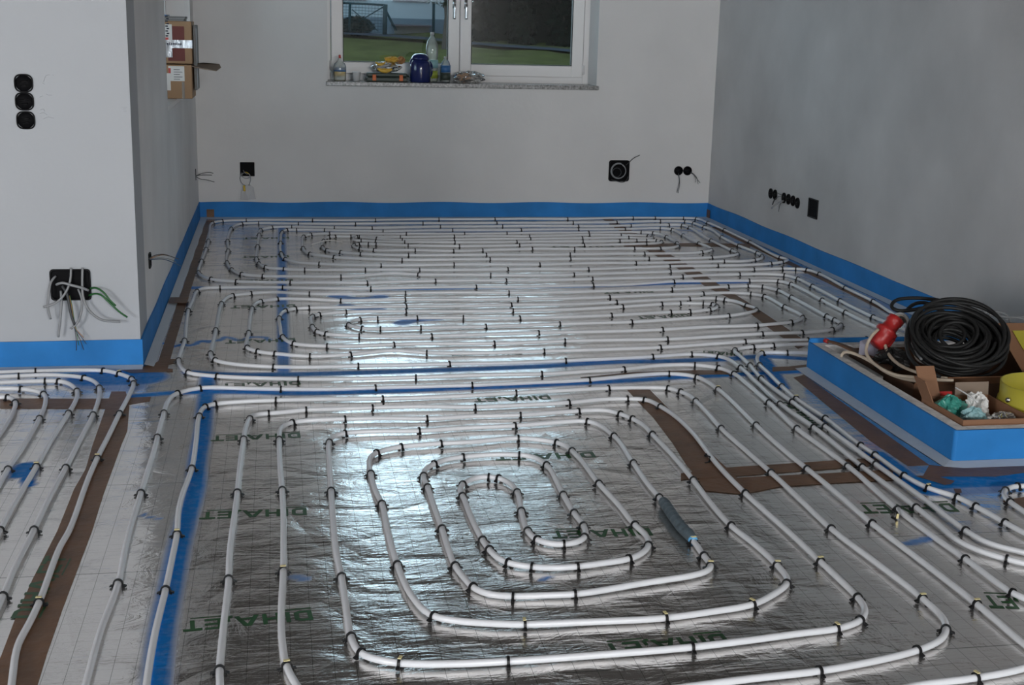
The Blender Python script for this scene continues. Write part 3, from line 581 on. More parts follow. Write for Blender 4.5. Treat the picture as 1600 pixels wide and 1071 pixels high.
# ============================================================ BROWN TAPES ON THE FOIL
def tape(poly, label, z=0.0009, lift=0.0):
    P = [at_z(x, y, z) for x, y in px_line(poly)]; c = np.mean(P, axis=0)
    o = MB().prism([(p[0], p[1], z) for p in P], (0, 0, 0.0003)).build('packing_tape', M['tape'])
    return tag(o, label, 'tape')
def tape_band(left, right, label, z=0.0009):
    L_ = [at_z(x, y, z) for x, y in px_line(left)]; R_ = [at_z(x, y, z) for x, y in px_line(right)]
    v = []; f = []; n = min(len(L_), len(R_))
    for a, c in zip(L_, R_): v += [(a[0], a[1], z), (c[0], c[1], z)]
    for i in range(n-1): f.append((2*i, 2*i+1, 2*i+3, 2*i+2))
    o = link('packing_tape', v, f, M['tape']); m_ = o.modifiers.new('s', 'SOLIDIFY'); m_.thickness = 0.0003; m_.offset = 1
    return tag(o, label, 'tape')
tape_band("319,345 301,405 279,469 262,520 243,578", "330,345 313,405 293,469 278,520 261,579", 'long brown tape along the foot of the left inner wall')
tape("189,578 215,575 240,569 250,563 270,561 279,562 279,566 262,570 258,576 270,577 270,581 240,582 205,583", 'dark brown tape at the corner of the white wall block', 0.0016)
tape_band("0,623 60,623 120,623.5 170,623 236,620.5", "0,638.5 60,639 120,639 166,639 234,627", 'brown tape crossing the left strip below the white wall', 0.0008)
tape_band("174,612 164,640.6 143.7,698.6 133.6,734 116,764 89.5,830 50.6,906 25,964 0,1030 -14,1071", "196.6,612 202,636 199,673 190,694 171,746.5 161,774 143.7,830 98.7,949 74,1020 57,1075", 'long brown tape running toward the viewer at the left', 0.0014)
tape_band("979,608 1000,631 1020.6,652.5 1050.6,692 1072,726 1092,749 1110,768", "1014,608 1032,626 1065.6,660 1103,701 1135,731 1150,745 1166,763", 'wide brown tape running through the near spiral', 0.0009)
tape_band("1064,740 1135,731 1220,725.5 1300,720 1372,716", "1064,750 1148,744.5 1220,739 1300,733 1376,727", 'upper of two parallel brown tapes right of the near spiral', 0.0016)
tape_band("1090,750 1150,747 1220,743.5 1300,739.5 1394,734", "1102,767 1160,772.5 1220,760.5 1300,755.5 1398,750", 'lower of two parallel brown tapes right of the near spiral', 0.0023)
tape_band("1240,590 1300,640 1359,688 1418,728", "1256,586 1330,639 1392,684 1452,727", 'brown tape along the left foot of the curb', 0.0009)
tape_band("1452,727 1500,731.5 1560,730 1640,724", "1440,748 1478,745 1556,745 1640,734", 'brown tape along the front foot of the curb', 0.0015)
tape("1430,744 1462,744 1492,752 1486,757 1476,758", 'short brown tape slanting from the curb corner', 0.0021)
tape("1490,764 1501,764 1503,770 1494,773", 'small brown tape scrap behind the curb-side pipe', 0.0009)
tape_band("941,341.8 976,367 1012,392 1060,420 1100,446 1149,471 1197,509 1247,545", "955,341.8 998,367 1037,392 1086,420 1128,448 1171,474 1211,501 1266,538", 'long brown tape crossing under the far pipes', 0.0009)
tape_band("975,379 1040,380.5 1100,380 1174,381.5", "975,385 1040,384.8 1100,385 1172,387", 'brown tape across the right end of the far spiral', 0.0014)
tape_band("1207,574 1232,573 1260,570", "1207,581 1232,579.5 1260,577.5", 'short brown tape at the back corner of the curb', 0.0009)
tape_band("906,590 994,581.5 1092.5,578.5 1140,580", "921,594 1007,588.5 1108,585.5 1150,585.5", 'thin brown tape between the middle and near spirals', 0.0009)
tape_band("1112,355 1175,386 1222,409 1290,441 1370,481 1402,497", "1122,355 1184,386 1231,407 1297,439 1377,479 1410,495", 'narrow brown strip along the foot of the right wall', 0.0009)  # dark brown band, mostly under the pipe beside the right wall
o = tape("1567,783 1600,777 1640,772 1640,792 1600,800 1590,797", 'brown tape under the short hooked pipe', 0.0009)
# folded over corner pieces on the strips
def corner_tape(x0, x1, y0, y1, z0, z1, label): return tag(MB().box(x0, x1, y0, y1, z0, z1).build('packing_tape', M['tape']), label, 'tape')
corner_tape(XL+0.055, XL+0.11, YD-0.014, YD-0.0115, 0.004, 0.07, 'brown tape piece on the blue strip at the back left corner')
corner_tape(XR-0.0135, XR-0.012, YD-0.09, YD-0.02, 0.004, 0.075, 'brown tape piece on the blue strip at the back right corner')
p = at_z(277, 473, 0)
tag(MB().box(XL+0.014, XL+0.11, p[1]-0.07, p[1]+0.07, 0.0135, 0.0145).build('packing_tape', M['tape']), 'crumpled brown tape across the left wall strip', 'tape')
p = at_z(511, 381.5, 0); q = at_z(487, 383, 0); r_ = at_z(535, 379, 0)
sl = MB().tube(spline([(q[0], q[1], .004), (p[0], p[1]-.01, .026), (r_[0], r_[1], .004)], .02, 0), 0.0035, 6).build('white_streak', M['white_paper']); tag(sl, 'thin white streak lying inside the far spiral', 'scrap')  # slim white streak, arched just above the foil

# ============================================================ MASONRY CURB AND WHAT LIES IN IT
RW = 0.058
curb = thing('floor_curb', 'low masonry curb wrapped in blue strip around the sunken opening', 'curb', (CX0, CY0, 0))
b = MB(); b.box(CX0+.012, CX0+RW, CY0+.012, CY1-.012, -0.25, CH); b.box(CX0+RW, XR-.001, CY0+.012, CY0+RW, -0.25, CH); b.box(CX0+RW, XR-.001, CY1-RW, CY1-.012, -0.25, CH)
rebase(b.build('rim', M['rim'], curb, bevel=0.003), curb)['label'] = 'grey plaster rim'
rebase(MB().box(CX0+RW, XR-.001, CY0+RW, CY1-RW, -0.25, -0.07).build('pit_bottom', M['rim'], curb), curb)
rebase(MB().box(CX0+RW, CX0+.145, CY1-.46, CY1-RW, -0.068, 0.085).build('plaster_ledge', M['white_paper'], curb, bevel=.004), curb)['label'] = 'pale plaster ledge in the back corner'
pts = [(XR-.002, CY0), (CX0+.012, CY0), (CX0+.006, CY0+.002), (CX0+.002, CY0+.006), (CX0, CY0+.012), (CX0, CY1-.01), (CX0+.01, CY1), (XR-.002, CY1)]
def strip_wall(pts, th, z0, hs):
    v = []; f = []; P = [np.array(p) for p in pts]; n = len(P)
    for i, p in enumerate(P):
        t = P[min(i+1, n-1)]-P[max(i-1, 0)]; t /= np.linalg.norm(t); nm = np.array([t[1], -t[0]]); q = p+nm*th; h = hs[i]
        v += [(p[0], p[1], z0), (q[0], q[1], z0), (q[0], q[1], h), (p[0], p[1], h)]
    for i in range(n-1):
        for j in range(4): f.append((4*i+j, 4*i+(j+1) % 4, 4*i+4+(j+1) % 4, 4*i+4+j))
    return v, f+[(0, 3, 2, 1), (4*n-4, 4*n-3, 4*n-2, 4*n-1)]
v, f = strip_wall(pts, 0.0085, 0.002, [CH+.002]*5+[CH+.004, CH+.02, CH+.016])
rebase(link('edge_strip', v, f, M['blue'], curb), curb)['label'] = 'blue foam edge strip'
v = []; f = []
for x0, y0, x1, y1 in [(XR-.002, CY0-.002, XR-.002, CY0-.05), (CX0+.02, CY0-.002, CX0+.02, CY0-.05), (CX0-.002, CY0+.01, CX0-.045, CY0-.028), (CX0-.002, CY0+.3, CX0-.05, CY0+.3), (CX0-.002, CY1-.02, CX0-.05, CY1)]:
    v += [(x0, y0, .012), (x1, y1, .0016)]
for i in range(4): f.append((2*i, 2*i+1, 2*i+3, 2*i+2))
rebase(link('film_apron', v, f, M['apron'], curb), curb)['label'] = 'pale film apron at the foot'

def open_box(name, label, x0, x1, y0, y1, z0, z1, m, th=0.005, cat='cardboard box'):
    t = thing(name, label, cat, ((x0+x1)/2, (y0+y1)/2, z0))
    b = MB(); b.box(x0, x1, y0, y0+th, z0, z1); b.box(x0, x1, y1-th, y1, z0, z1); b.box(x0, x0+th, y0+th, y1-th, z0, z1); b.box(x1-th, x1, y0+th, y1-th, z0, z1); b.box(x0+th, x1-th, y0+th, y1-th, z0, z0+th)
    rebase(b.build('box_body', m, t), t); return t
def flap(t, a, c, d, m, th=0.004, label=None, name='flap'):
    """flap hinged on edge a-c, reaching out by vector d"""
    a, c, d = np.array(a, float), np.array(c, float), np.array(d, float); nrm = np.cross(c-a, d); nrm = nrm/np.linalg.norm(nrm)*th
    o = rebase(MB().prism([a, c, c+d, a+d], nrm).build(name, m, t), t)
    if label: o['label'] = label
    return o
# large cardboard box lining the opening
bx0, bx1, by0, by1 = CX0+.155, XR-.03, 4.60, 5.20
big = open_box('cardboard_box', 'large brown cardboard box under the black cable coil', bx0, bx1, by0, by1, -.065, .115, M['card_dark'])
flap(big, (bx0, by0, .115), (bx1, by0, .115), (0, -.03, .035), M['card'])
def px_board(parent, name, pts, Y, th, m, label):
    o = rebase(MB().prism([at_y(x, y, Y+.001*(x-1555)) for x, y in pts], (0, th, 0)).build(name, m, parent), parent); o['label'] = label
px_board(big, 'flap', [(1553, 506), (1575, 505), (1650, 506), (1650, 604), (1604, 592), (1578, 548)], 4.86, .005, M['card'], 'brown flap standing up at the right')
px_board(big, 'yellow_panel', [(1582, 517), (1650, 516), (1650, 575), (1612, 560), (1598, 545)], 4.853, .003, M['yellow'], 'yellow printed panel')
# small box with the packing bags
sx0, sx1, sy0, sy1, sz = CX0+.064, CX0+.335, CY0+.066, CY0+.375, .138
small = open_box('cardboard_box', 'small open cardboard box holding plastic bags in front corner of curb', sx0, sx1, sy0, sy1, -.062, sz, M['card'])
flap(small, (sx0+.001, sy0+.215, sz-.01), (sx0+.001, sy1-.002, sz-.01), (-.012, .06, .075), M['card'])
flap(small, (sx0+.005, sy1+.001, sz-.02), (sx0+.08, sy1+.001, sz-.02), (-.012, .06, .12), M['card'])
flap(small, (sx0+.135, sy1+.001, sz-.03), (sx1, sy1+.001, sz-.03), (.006, .02, .075), M['card_pale'], label='pale inner face of the raised flap')
flap(small, (sx0-.001, sy0-.001, sz-.02), (sx1, sy0-.001, sz-.02), (0, -.003, .004), M['card'])
def crumple(name, c, r, m, label, cat, parent=None, n=18, amp=.35, seed=1, top=True):
    rs = np.random.RandomState(seed); v = []; f = []; K = 2*n
    ph = rs.rand(12)*6.28; fr = rs.randint(2, 9, 12)
    for i in range(n+1):
        th = math.pi*i/n
        for j in range(K):
            a = 2*math.pi*j/K; k = 1+amp*sum(math.sin(fr[q]*a+fr[(q+3) % 12]*th+ph[q]) for q in range(6))/6+amp*.35*(rs.rand()-.5)
            v.append((c[0]+r[0]*k*math.sin(th)*math.cos(a), c[1]+r[1]*k*math.sin(th)*math.sin(a), c[2]+r[2]*k*math.cos(th)))
    for i in range(n):
        for j in range(K): f.append((i*K+j, i*K+(j+1) % K, (i+1)*K+(j+1) % K, (i+1)*K+j))
    o = link(name, v, f, m, parent)
    if label: tag(o, label, cat)
    return o
crumple('plastic_bag', (sx0+.075, sy0+.235, .10), (.062, .05, .055), M['teal'], 'teal printed plastic bag at the left of the small box', 'bag', seed=3)
crumple('plastic_bag', (sx0+.115, sy0+.135, .095), (.045, .04, .045), M['label_teal'], 'pale bluish plastic bag in the middle of the small box', 'bag', seed=5)
crumple('crumpled_paper', (sx0+.18, sy0+.225, .105), (.04, .045, .055), M['white_paper'], 'white crumpled paper in the middle of the small box', 'paper', amp=.6, seed=9)
crumple('plastic_bag', (sx0+.225, sy0+.12, .085), (.05, .055, .038), M['bag'], 'clear crumpled bag at the right of the small box', 'bag', seed=11)
tag(MB().tube(spline([(sx0+.12, sy0+.285, .175), (sx0+.135, sy0+.215, .165), (sx0+.15, sy0+.17, .15)], .01, 0), .003, 6).build('plastic_strip', M['white'], None, True), 'thin white plastic strip sticking out beside the paper', 'scrap')
tag(MB().box(sx0+.02, sx0+.13, sy1+.012, sy1+.022, -.06, .15).build('cardboard_piece', M['red'], bevel=.002), 'red card piece standing behind the small box', 'card')
# yellow tub
tub = thing('yellow_tub', 'yellow plastic tub standing right of the small cardboard box', 'tub', (CX0+.528, CY0+.275, -.035))
prof = [(.125, 0), (.15, .06), (.17, .15), (.183, .156), (.186, .172), (.180, .18), (.182, .235), (.176, .235), (.172, .175), (.155, .06), (.12, .012), (.02, .012)]
MB().lathe(prof, seg=40).build('tub_body', M['yellow'], tub, True)
MB().tube([(.184*math.cos(a), .184*math.sin(a), .165+.002*math.sin(9*a)) for a in np.linspace(2.6, 6.0, 40)], .0045, 8).build('handle', M['yellow'], tub, True)
MB().tube([(-.186, -.03, .19), (-.196, -.036, .19)], .009, 12).build('handle_pivot', M['chrome'], tub, True)['label'] = 'shiny metal pivot of the handle'
# black cable coil, tipped toward the viewer
coil_c = np.array([2.695, 4.75, .245]); tilt = math.radians(31); yawc = math.radians(-20)
mt = Matrix.Translation(Vector(coil_c)) @ Matrix.Rotation(yawc, 4, 'Z') @ Matrix.Rotation(tilt, 4, 'X')
pts = []; turns = 46
rs = np.random.RandomState(12)
Rs = np.clip(rs.uniform(.06, .186, turns+1), .06, .19); Zs = rs.uniform(-.055, .06, turns+1)*np.clip((.23-Rs)/.1, .45, 1); ox = rs.normal(0, .012, turns+1); oy = rs.normal(0, .012, turns+1); tlt = rs.uniform(0, .22, turns+1); tph = rs.uniform(0, 6.28, turns+1)
Zs[-6:] = [.055, .06, .05, .062, .058, .05]; Rs[-6:] = [.185, .16, .19, .13, .188, .17]
for i in range(turns):
    for k in range(28):
        t = k/28; s = t*t*(3-2*t); a = 2*math.pi*t
        R_ = Rs[i]*(1-s)+Rs[i+1]*s; z = Zs[i]*(1-s)+Zs[i+1]*s; tl = tlt[i]*(1-s)+tlt[i+1]*s; pts.append((R_*math.cos(a)+ox[i]*(1-s)+ox[i+1]*s, R_*math.sin(a)*.97+oy[i]*(1-s)+oy[i+1]*s, z+tl*R_*math.cos(a-tph[i]*(1-s)-tph[i+1]*s)))
coil = thing('cable_coil', 'big coil of black rubber cable lying on the large cardboard box', 'cable coil', coil_c)
P = [tuple(mt @ Vector(p)) for p in pts]
rebase(MB().tube(spline(P, .012, 1), .0078, 8).build('cable', M['rubber'], coil, True), coil)
L2 = [at_y(x, y, Y) for x, y, Y in [(1500, 476, 4.98), (1465, 469, 5.0), (1425, 466, 5.02), (1398, 470, 5.02), (1392, 480, 5.0), (1402, 486, 4.97), (1430, 484, 4.95), (1455, 480, 4.93), (1480, 490, 4.9)]]
rebase(MB().tube(spline(L2, .012, 2), .0078, 8).build('cable_tail', M['rubber'], coil, True), coil)
L3 = [at_y(x, y, Y) for x, y, Y in [(1440, 485, 4.9), (1424, 500, 4.86), (1416, 528, 4.75), (1420, 555, 4.65), (1437, 575, 4.55), (1470, 590, 4.5)]]
rebase(MB().tube(spline(L3, .012, 2), .0078, 8).build('cable_tail', M['rubber'], coil, True), coil)
L4 = [at_y(x, y, Y) for x, y, Y in [(1418, 484, 4.97), (1425, 477, 4.99), (1437, 473, 5.0), (1450, 474, 5.0), (1456, 480, 4.96)]]
rebase(MB().tube(spline(L4, .012, 2), .0078, 8).build('cable_tail', M['rubber'], coil, True), coil)
# red plug with its beige cable
pc = at_y(1384, 520, 4.93)
plug = thing('power_plug', 'red industrial power plug with beige cable beside the black coil', 'plug', pc)
ax_ = Vector((.075, .02, .085)).normalized(); mq = ax_.to_track_quat('Z', 'Y').to_matrix().to_4x4()
b = MB().lathe([(.026, -.072), (.036, -.066), (.041, -.03), (.041, -.005), (.047, .0), (.047, .012), (.034, .018), (.032, .05), (.036, .054), (.036, .075), (.030, .078)], seg=24); b.move(mq).build('plug_body', M['red'], plug, True)
b = MB().box(-.016, .016, -.054, -.038, -.04, .01); b.move(mq).build('latch', M['red'], plug, bevel=.004)
b = MB().box(-.006, .012, -.0435, -.041, -.055, -.03); b.move(mq @ Matrix.Rotation(.5, 4, 'Z')).build('type_label', M['white_paper'], plug)['label'] = 'small white sticker'
for k, Lp in enumerate([[(1372, 515, 4.9), (1362, 525, 4.88), (1355, 538, 4.86), (1353, 550, 4.83), (1360, 563, 4.77), (1378, 577, 4.68), (1402, 587, 4.6), (1430, 590, 4.55), (1470, 594, 4.48), (1490, 595, 4.46)],
                        [(1382, 536, 4.9), (1386, 549, 4.86), (1395, 562, 4.78), (1410, 573, 4.7), (1432, 582, 4.62), (1452, 588, 4.56), (1480, 592, 4.5)],
                        [(1314, 558, 4.95), (1316, 551, 4.95), (1324, 550, 4.93), (1345, 557, 4.87), (1365, 568, 4.8), (1385, 582, 4.7), (1408, 591, 4.62), (1440, 597, 4.5)]]):
    o = rebase(MB().tube(spline([at_y(*q) for q in Lp], .012, 2), .0068, 8).build('cable', M['beige'], plug, True), plug); o['label'] = 'beige cable of the plug'
# pale cable bundle under the coil's left edge
bun = thing('cable_bundle', 'loose pale cables bunched between the red plug and black coil', 'cables', at_y(1415, 520, 4.98))
for k in range(7):
    y_ = 4.93+.012*k; j = 3*k
    o = rebase(MB().tube(spline([at_y(*q) for q in [(1398+k, 492+j, y_), (1410+k, 489+j*.6, y_), (1420, 500+j, y_-.02), (1415+2*k, 520+j, y_-.08), (1428+k, 545+j, y_-.17), (1440+3*k, 562+j*.5, y_-.24)]], .012, 2), .0058, 7).build('cable', M['beige'] if k % 2 else M['grey_cable'], bun, True), bun)
# grey cables behind the coil
gb = thing('cable_bundle', 'thin grey cables looped behind the black coil near the wall', 'cables', at_y(1550, 495, 4.98))
for Lp in [[(1515, 476, 5.0), (1527, 473, 5.0), (1540, 478, 5.02), (1549, 486, 5.03), (1535, 490, 5.0)], [(1535, 487, 5.03), (1560, 488, 5.03), (1574, 493, 5.03), (1579, 505, 5.0), (1575, 512, 4.97)],
           [(1545, 492, 5.0), (1565, 495, 5.0), (1590, 497, 5.0), (1620, 505, 5.0)], [(1570, 500, 5.02), (1585, 497, 5.02), (1605, 495, 5.02), (1625, 498, 5.02)], [(1540, 484, 5.05), (1556, 492, 5.05), (1570, 505, 5.02), (1572, 515, 4.98)]]:
    rebase(MB().tube(spline([at_y(*q) for q in Lp], .01, 2), .0042, 7).build('cable', M['grey_cable'], gb, True), gb)
# wooden lath with a red painted tip, dark bag and a bent paper
P0, P1, P2 = at_y(1289, 532, 5.23), at_y(1330, 546, 5.08), at_y(1392, 577, 4.75)
lath = thing('wooden_lath', 'tapered brown lath with red tip lying over the curb back corner', 'wood', P0)
P = spline([P0, (P0+P1)/2+np.array([0, 0, .004]), P1, (P1+P2)/2, P2], .02, 1); n = len(P); b = MB()
v = []; f = []
for i, p in enumerate(P):
    w_ = .006+.03*min(1, i/n*1.6); v += [(p[0]-w_*.6, p[1]-w_*.8, p[2]-.004), (p[0]+w_*.6, p[1]+w_*.8, p[2]-.004), (p[0]+w_*.6, p[1]+w_*.8, p[2]+.004), (p[0]-w_*.6, p[1]-w_*.8, p[2]+.004)]
for i in range(n-1):
    for j in range(4): f.append((4*i+j, 4*i+(j+1) % 4, 4*i+4+(j+1) % 4, 4*i+4+j))
f += [(0, 3, 2, 1), (4*n-4, 4*n-3, 4*n-2, 4*n-1)]
rebase(link('lath_body', v, f, M['card_dark'], lath), lath)
b = MB().tube([P0+(P0-P1)*.01, P0+(P1-P0)*.12], .0105, 8); rebase(b.build('red_tip', M['red'], lath, True), lath)['label'] = 'red painted tip'
crumple('black_bag', at_y(1392, 562, 4.86), (.07, .06, .04), M['rubber'], 'crumpled black bag under the red plug', 'bag', seed=21, amp=.5)
bp_ = at_y(1362, 546, 4.98)
tag(MB().prism([bp_+np.array(q) for q in [(-.06, -.01, -.02), (.0, -.03, -.028), (.05, .03, .0), (.03, .06, .035), (-.03, .05, .02)]], (0, .004, .003)).build('paper_sheet', mat('lilac_paper', (.42, .42, .52), .7)), 'pale lilac folded sheet behind the loop of beige cable', 'paper')

# ============================================================ WINDOW, SILL AND WHAT STANDS ON IT
def frame_ring(b, x0, x1, z0, z1, wdt, y0, y1):
    b.box(x0, x0+wdt, y0, y1, z0, z1); b.box(x1-wdt, x1, y0, y1, z0, z1); b.box(x0+wdt, x1-wdt, y0, y1, z0, z0+wdt); b.box(x0+wdt, x1-wdt, y0, y1, z1-wdt, z1); return b
win = MB(); fx0, fx1, fz0, fz1 = WX0-.03, WX1+.02, WZ0-.01, WZ1+.02
frame_ring(win, fx0, fx1, fz0, fz1, .065, YP, YP+.07); win.box(1.371, 1.421, YP, YP+.07, fz0+.065, fz1-.065)
win = structure(win.build('window_1', M['white'], bevel=.004))
for (x0, x1, hx) in ((.412, 1.394, 1.350), (1.398, 2.376, 1.440)):
    s = frame_ring(MB(), x0, x1, WZ0+.045, WZ1-.035, .088, YP-.022, YP+.05).build('sash', M['white'], win, bevel=.005)
    g0, g1, h0, h1 = x0+.088, x1-.088, WZ0+.133, WZ1-.123
    frame_ring(MB(), g0-.001, g1+.001, h0-.001, h1+.001, .006, YP-.016, YP+.03).build('gasket', M['seal'], s)
    MB().box(g0, g1, YP+.010, YP+.016, h0, h1).build('pane', M['pane'], s)
    hb = MB().box(hx-.013, hx+.013, YP-.030, YP-.022, 1.58, 1.66)
    hb.tube(spline([(hx, YP-.03, 1.615), (hx, YP-.055, 1.615), (hx, YP-.062, 1.60), (hx, YP-.060, 1.50)], .01, 1), .0095, 10)
    hb.build('handle', M['chrome'], s, True)
    for zz in (1.10, 2.2):
        xx = x0-.004 if x0 < 1 else x1+.004
        MB().tube([(xx, YP-.026, zz), (xx, YP-.026, zz+.07)], .008, 8).build('hinge', M['white'], s, True)
sill = MB().box(WX0-.012, WX1+.012, YD-.032, YP+.002, WZ0-.035, WZ0-.003).build('windowsill', M['granite'], None, bevel=.004)
tag(sill, 'speckled grey granite windowsill under the double window', 'windowsill')
ZS = WZ0-.0025; YS = YD+.10
def px_x(x, Y=YS): return float(at_y(x, 115, Y)[0])
def bottle(name, label, x, prof, body, cap_z, cap_r, cap_h, capm, labels, Y=YS, sy=1.0, cat='bottle', sx=1.0):
    t = thing(name, label, cat, (x, Y, ZS)); MB().lathe(prof, seg=24, sy=sy, sx=sx).build('bottle_body', body, t, True)
    if cap_r: MB().lathe([(cap_r, cap_z), (cap_r, cap_z+cap_h*.7), (cap_r*.75, cap_z+cap_h), (.002, cap_z+cap_h)], seg=18).build('cap', capm, t, True)
    for nm, z0, z1, r, m in labels: MB().lathe([(r, z0), (r, z1)], seg=24, sy=sy, sx=sx).build(nm, m, t, True)
    return t
bottle('detergent_bottle', 'clear detergent bottle with red cap at the left end of sill', px_x(531), [(.040, 0), (.046, .01), (.048, .10), (.040, .125), (.016, .145), (.012, .16), (.011, .168)], M['clear'], .165, .0085, .026, M['label_red'],
       [('paper_label', .035, .085, .0465, M['label_yellow']), ('label_stripe', .068, .098, .0475, M['label_blue'])], sy=.6)
t = thing('plastic_cup', 'small white plastic cup beside the detergent bottle', 'cup', (px_x(557), YS-.01, ZS)); MB().lathe([(.024, 0), (.032, .065), (.035, .067), (.030, .064), (.022, .004), (.002, .004)], seg=24).build('cup_body', M['white'], t, True)
# green case
cx_ = px_x(605); cw = px_x(637)-px_x(573)
case = thing('tool_case', 'flat dark green case with two orange latches on the sill', 'case', (cx_-.006, YS-.02, ZS))
MB().box(-cw/2, cw/2, -.05, .06, 0, .034).build('case_base', M['case_green'], case, bevel=.008); MB().box(-cw/2+.004, cw/2-.004, -.046, .056, .035, .066).build('case_lid', M['case_green'], case, bevel=.01)
for s in (-.62, .68): MB().box(s*cw/2-.014, s*cw/2+.014, -.056, -.048, .008, .052).build('latch', M['orange'], case, bevel=.003)['label'] = 'orange latch'
MB().tube(spline([(cw/2-.005, -.03, .05), (cw/2+.008, -.035, .045), (cw/2+.010, .0, .04), (cw/2, .03, .04)], .01, 1), .006, 8).build('handle', M['case_green'], case, True)
fb = crumple('food_bag', (cx_-.005, YS-.01, ZS+.108), (.105, .05, .038), M['bag'], 'clear bag of bread rolls lying on the green case', 'bag', seed=31)
def banana(x, z, w_, r, a, label):
    P = spline([(x-w_/2, YS-.045, z+.012*a), (x-w_/4, YS-.052, z-.004*a), (x+w_/5, YS-.052, z-.004*a), (x+w_/2, YS-.045, z+.012*a)], .01, 1); n = len(P); q = np.linspace(0, 1, n)
    return tag(MB().tube(P, r*np.clip(np.sin(q*math.pi)**.4, .18, 1), 10).build('banana', M['banana'], None, True), label, 'fruit')
banana(cx_-.02, ZS+.087, .115, .017, 1, 'yellow banana lying on the green case in front of the bag')
banana(cx_-.055, ZS+.133, .075, .012, 1, 'small yellow banana on top of the bread bag, left side')
crumple('bread_roll', (cx_+.035, YS-.02, ZS+.165), (.055, .035, .02), M['banana'], 'golden piece of bread on top of the bread bag', 'bread', seed=41, amp=.3)
crumple('bread_roll', (cx_+.10, YS-.02, ZS+.160), (.032, .03, .026), M['bread'], 'brown crust at the right end on top of bread bag', 'bread', seed=43, amp=.3)
# blue thermos jug
jx = px_x(656); jug = thing('thermos_jug', 'dark blue thermos jug in the middle of the sill', 'jug', (jx, YS-.03, ZS))
MB().lathe([(.074, 0), (.078, .006), (.079, .10), (.076, .14), (.066, .165)], seg=32).build('jug_body', M['navy'], jug, True)
MB().lathe([(.067, .166), (.068, .176), (.060, .196), (.040, .210), (.002, .214)], seg=32).build('jug_lid', M['navy'], jug, True)
MB().tube(spline([(-.06, 0, .175), (-.072, 0, .16), (-.074, -.01, .135)], .008, 1), .008, 8).build('spout', M['navy'], jug, True)
MB().tube(spline([(.072, .02, .15), (.088, .03, .13), (.09, .03, .07), (.076, .02, .04)], .01, 1), .009, 8).build('handle', M['navy'], jug, True)
bx_ = px_x(675, YS+.06)
bottle('water_bottle', 'tall clear water bottle behind the blue thermos jug', bx_, [(.038, 0), (.046, .012), (.046, .10), (.043, .115), (.046, .13), (.043, .145), (.041, .175), (.047, .20), (.047, .255), (.038, .30), (.018, .335), (.0135, .345), (.0135, .365)], M['clear'], .352, .0165, .02, M['milky'],
       [('paper_label', .105, .165, .0472, M['label_teal']), ('green_label', .028, .085, .0468, M['label_green'])], Y=YS+.07)
bottle('juice_bottle', 'small clear bottle with blue label right of the jug', px_x(696), [(.034, 0), (.038, .01), (.038, .125), (.028, .155), (.014, .17), (.012, .186)], M['clear'], .178, .0145, .016, M['milky'],
       [('paper_label', .075, .128, .0388, M['label_blue']), ('green_label', .018, .072, .0388, M['case_green'])])
crumple('snack_bag', (px_x(732), YS-.02, ZS+.043), (.115, .05, .042), M['bag'], 'crumpled clear snack bag right of the bottles', 'bag', seed=51, amp=.45)
crumple('snack_pieces', (px_x(724), YS-.02, ZS+.042), (.05, .03, .032), M['bread'], 'orange brown pastry inside the clear snack bag', 'food', seed=53, amp=.4)
tag(MB().tube(spline([(px_x(674), YS-.095, ZS+.006), (px_x(682), YS-.11, ZS+.006), (px_x(690), YS-.10, ZS+.006), (px_x(700), YS-.105, ZS+.006)], .01, 1), .0055, 8).build('dark_strap', M['dark_cable'], None, True), 'dark strap lying on the sill in front of the bottles', 'strap')

# ============================================================ BOXES IN THE LEFT WALL OPENING
nic = MB()
nic.box(XL-.34, XL-.26, NY0, NY0+.08, NZ0, NZ1); nic.box(XL-.34, XL-.16, NY1-.10, NY1, NZ0, NZ1); nic.box(XL-.34, XL-.26, NY0+.08, NY1-.1, NZ0, NZ0+.08); nic.box(XL-.34, XL-.26, NY0+.08, NY1-.1, NZ1-.08, NZ1)
w2 = structure(nic.build('window_2', M['white'])); MB().box(XL-.305, XL-.299, NY0+.08, NY1-.1, NZ0+.08, NZ1-.08).build('pane', M['pane'], w2)
b = MB(); b.box(XL-.30, XL+.002, NY0+.005, NY1-.005, NZ0-.028, NZ0)
ledge = tag(b.build('windowsill', M['white'], bevel=.003), 'white sill under the cardboard boxes in the left wall', 'windowsill')
BY = 8.1
def bz(y): return float(at_y(280, y, BY)[2])
def bxx(x): return float(at_y(x, 80, BY)[0])
X0, X1 = bxx(258)-.03, bxx(302)
lo = thing('cardboard_box', 'brown taped cardboard box with white label, lower of the two', 'cardboard box', ((X0+X1)/2, BY, NZ0))
zt = bz(101); H = zt-NZ0-.001; hw = (X1-X0)/2
MB().box(-hw, hw-.012, 0, .34, .001, H).build('box_body', M['card_tan'], lo, bevel=.006)
MB().box(-hw+.045, hw-.055, -.0015, -.0002, H-.095, H-.008).build('paper_label', M['white_paper'], lo)
b = MB()
for k in range(5): b.box(-hw+.075, -hw+.075+.05*(1 if k % 2 else .7), -.0022, -.0016, H-.03-.014*k, H-.027-.014*k)
b.build('label_print', M['ink_dark'], lo)
MB().box(-hw+.045, -hw+.058, -.0022, -.0016, H-.05, H-.02).build('red_mark', M['label_red'], lo)
MB().box(-hw+.01, -hw+.055, -.0014, -.0002, H-.15, H-.05).build('torn_label', M['white_paper'], lo)
MB().box(-hw+.12, -hw+.135, -.001, -.0001, .0, H-.1).build('clear_tape', M['bag'], lo)
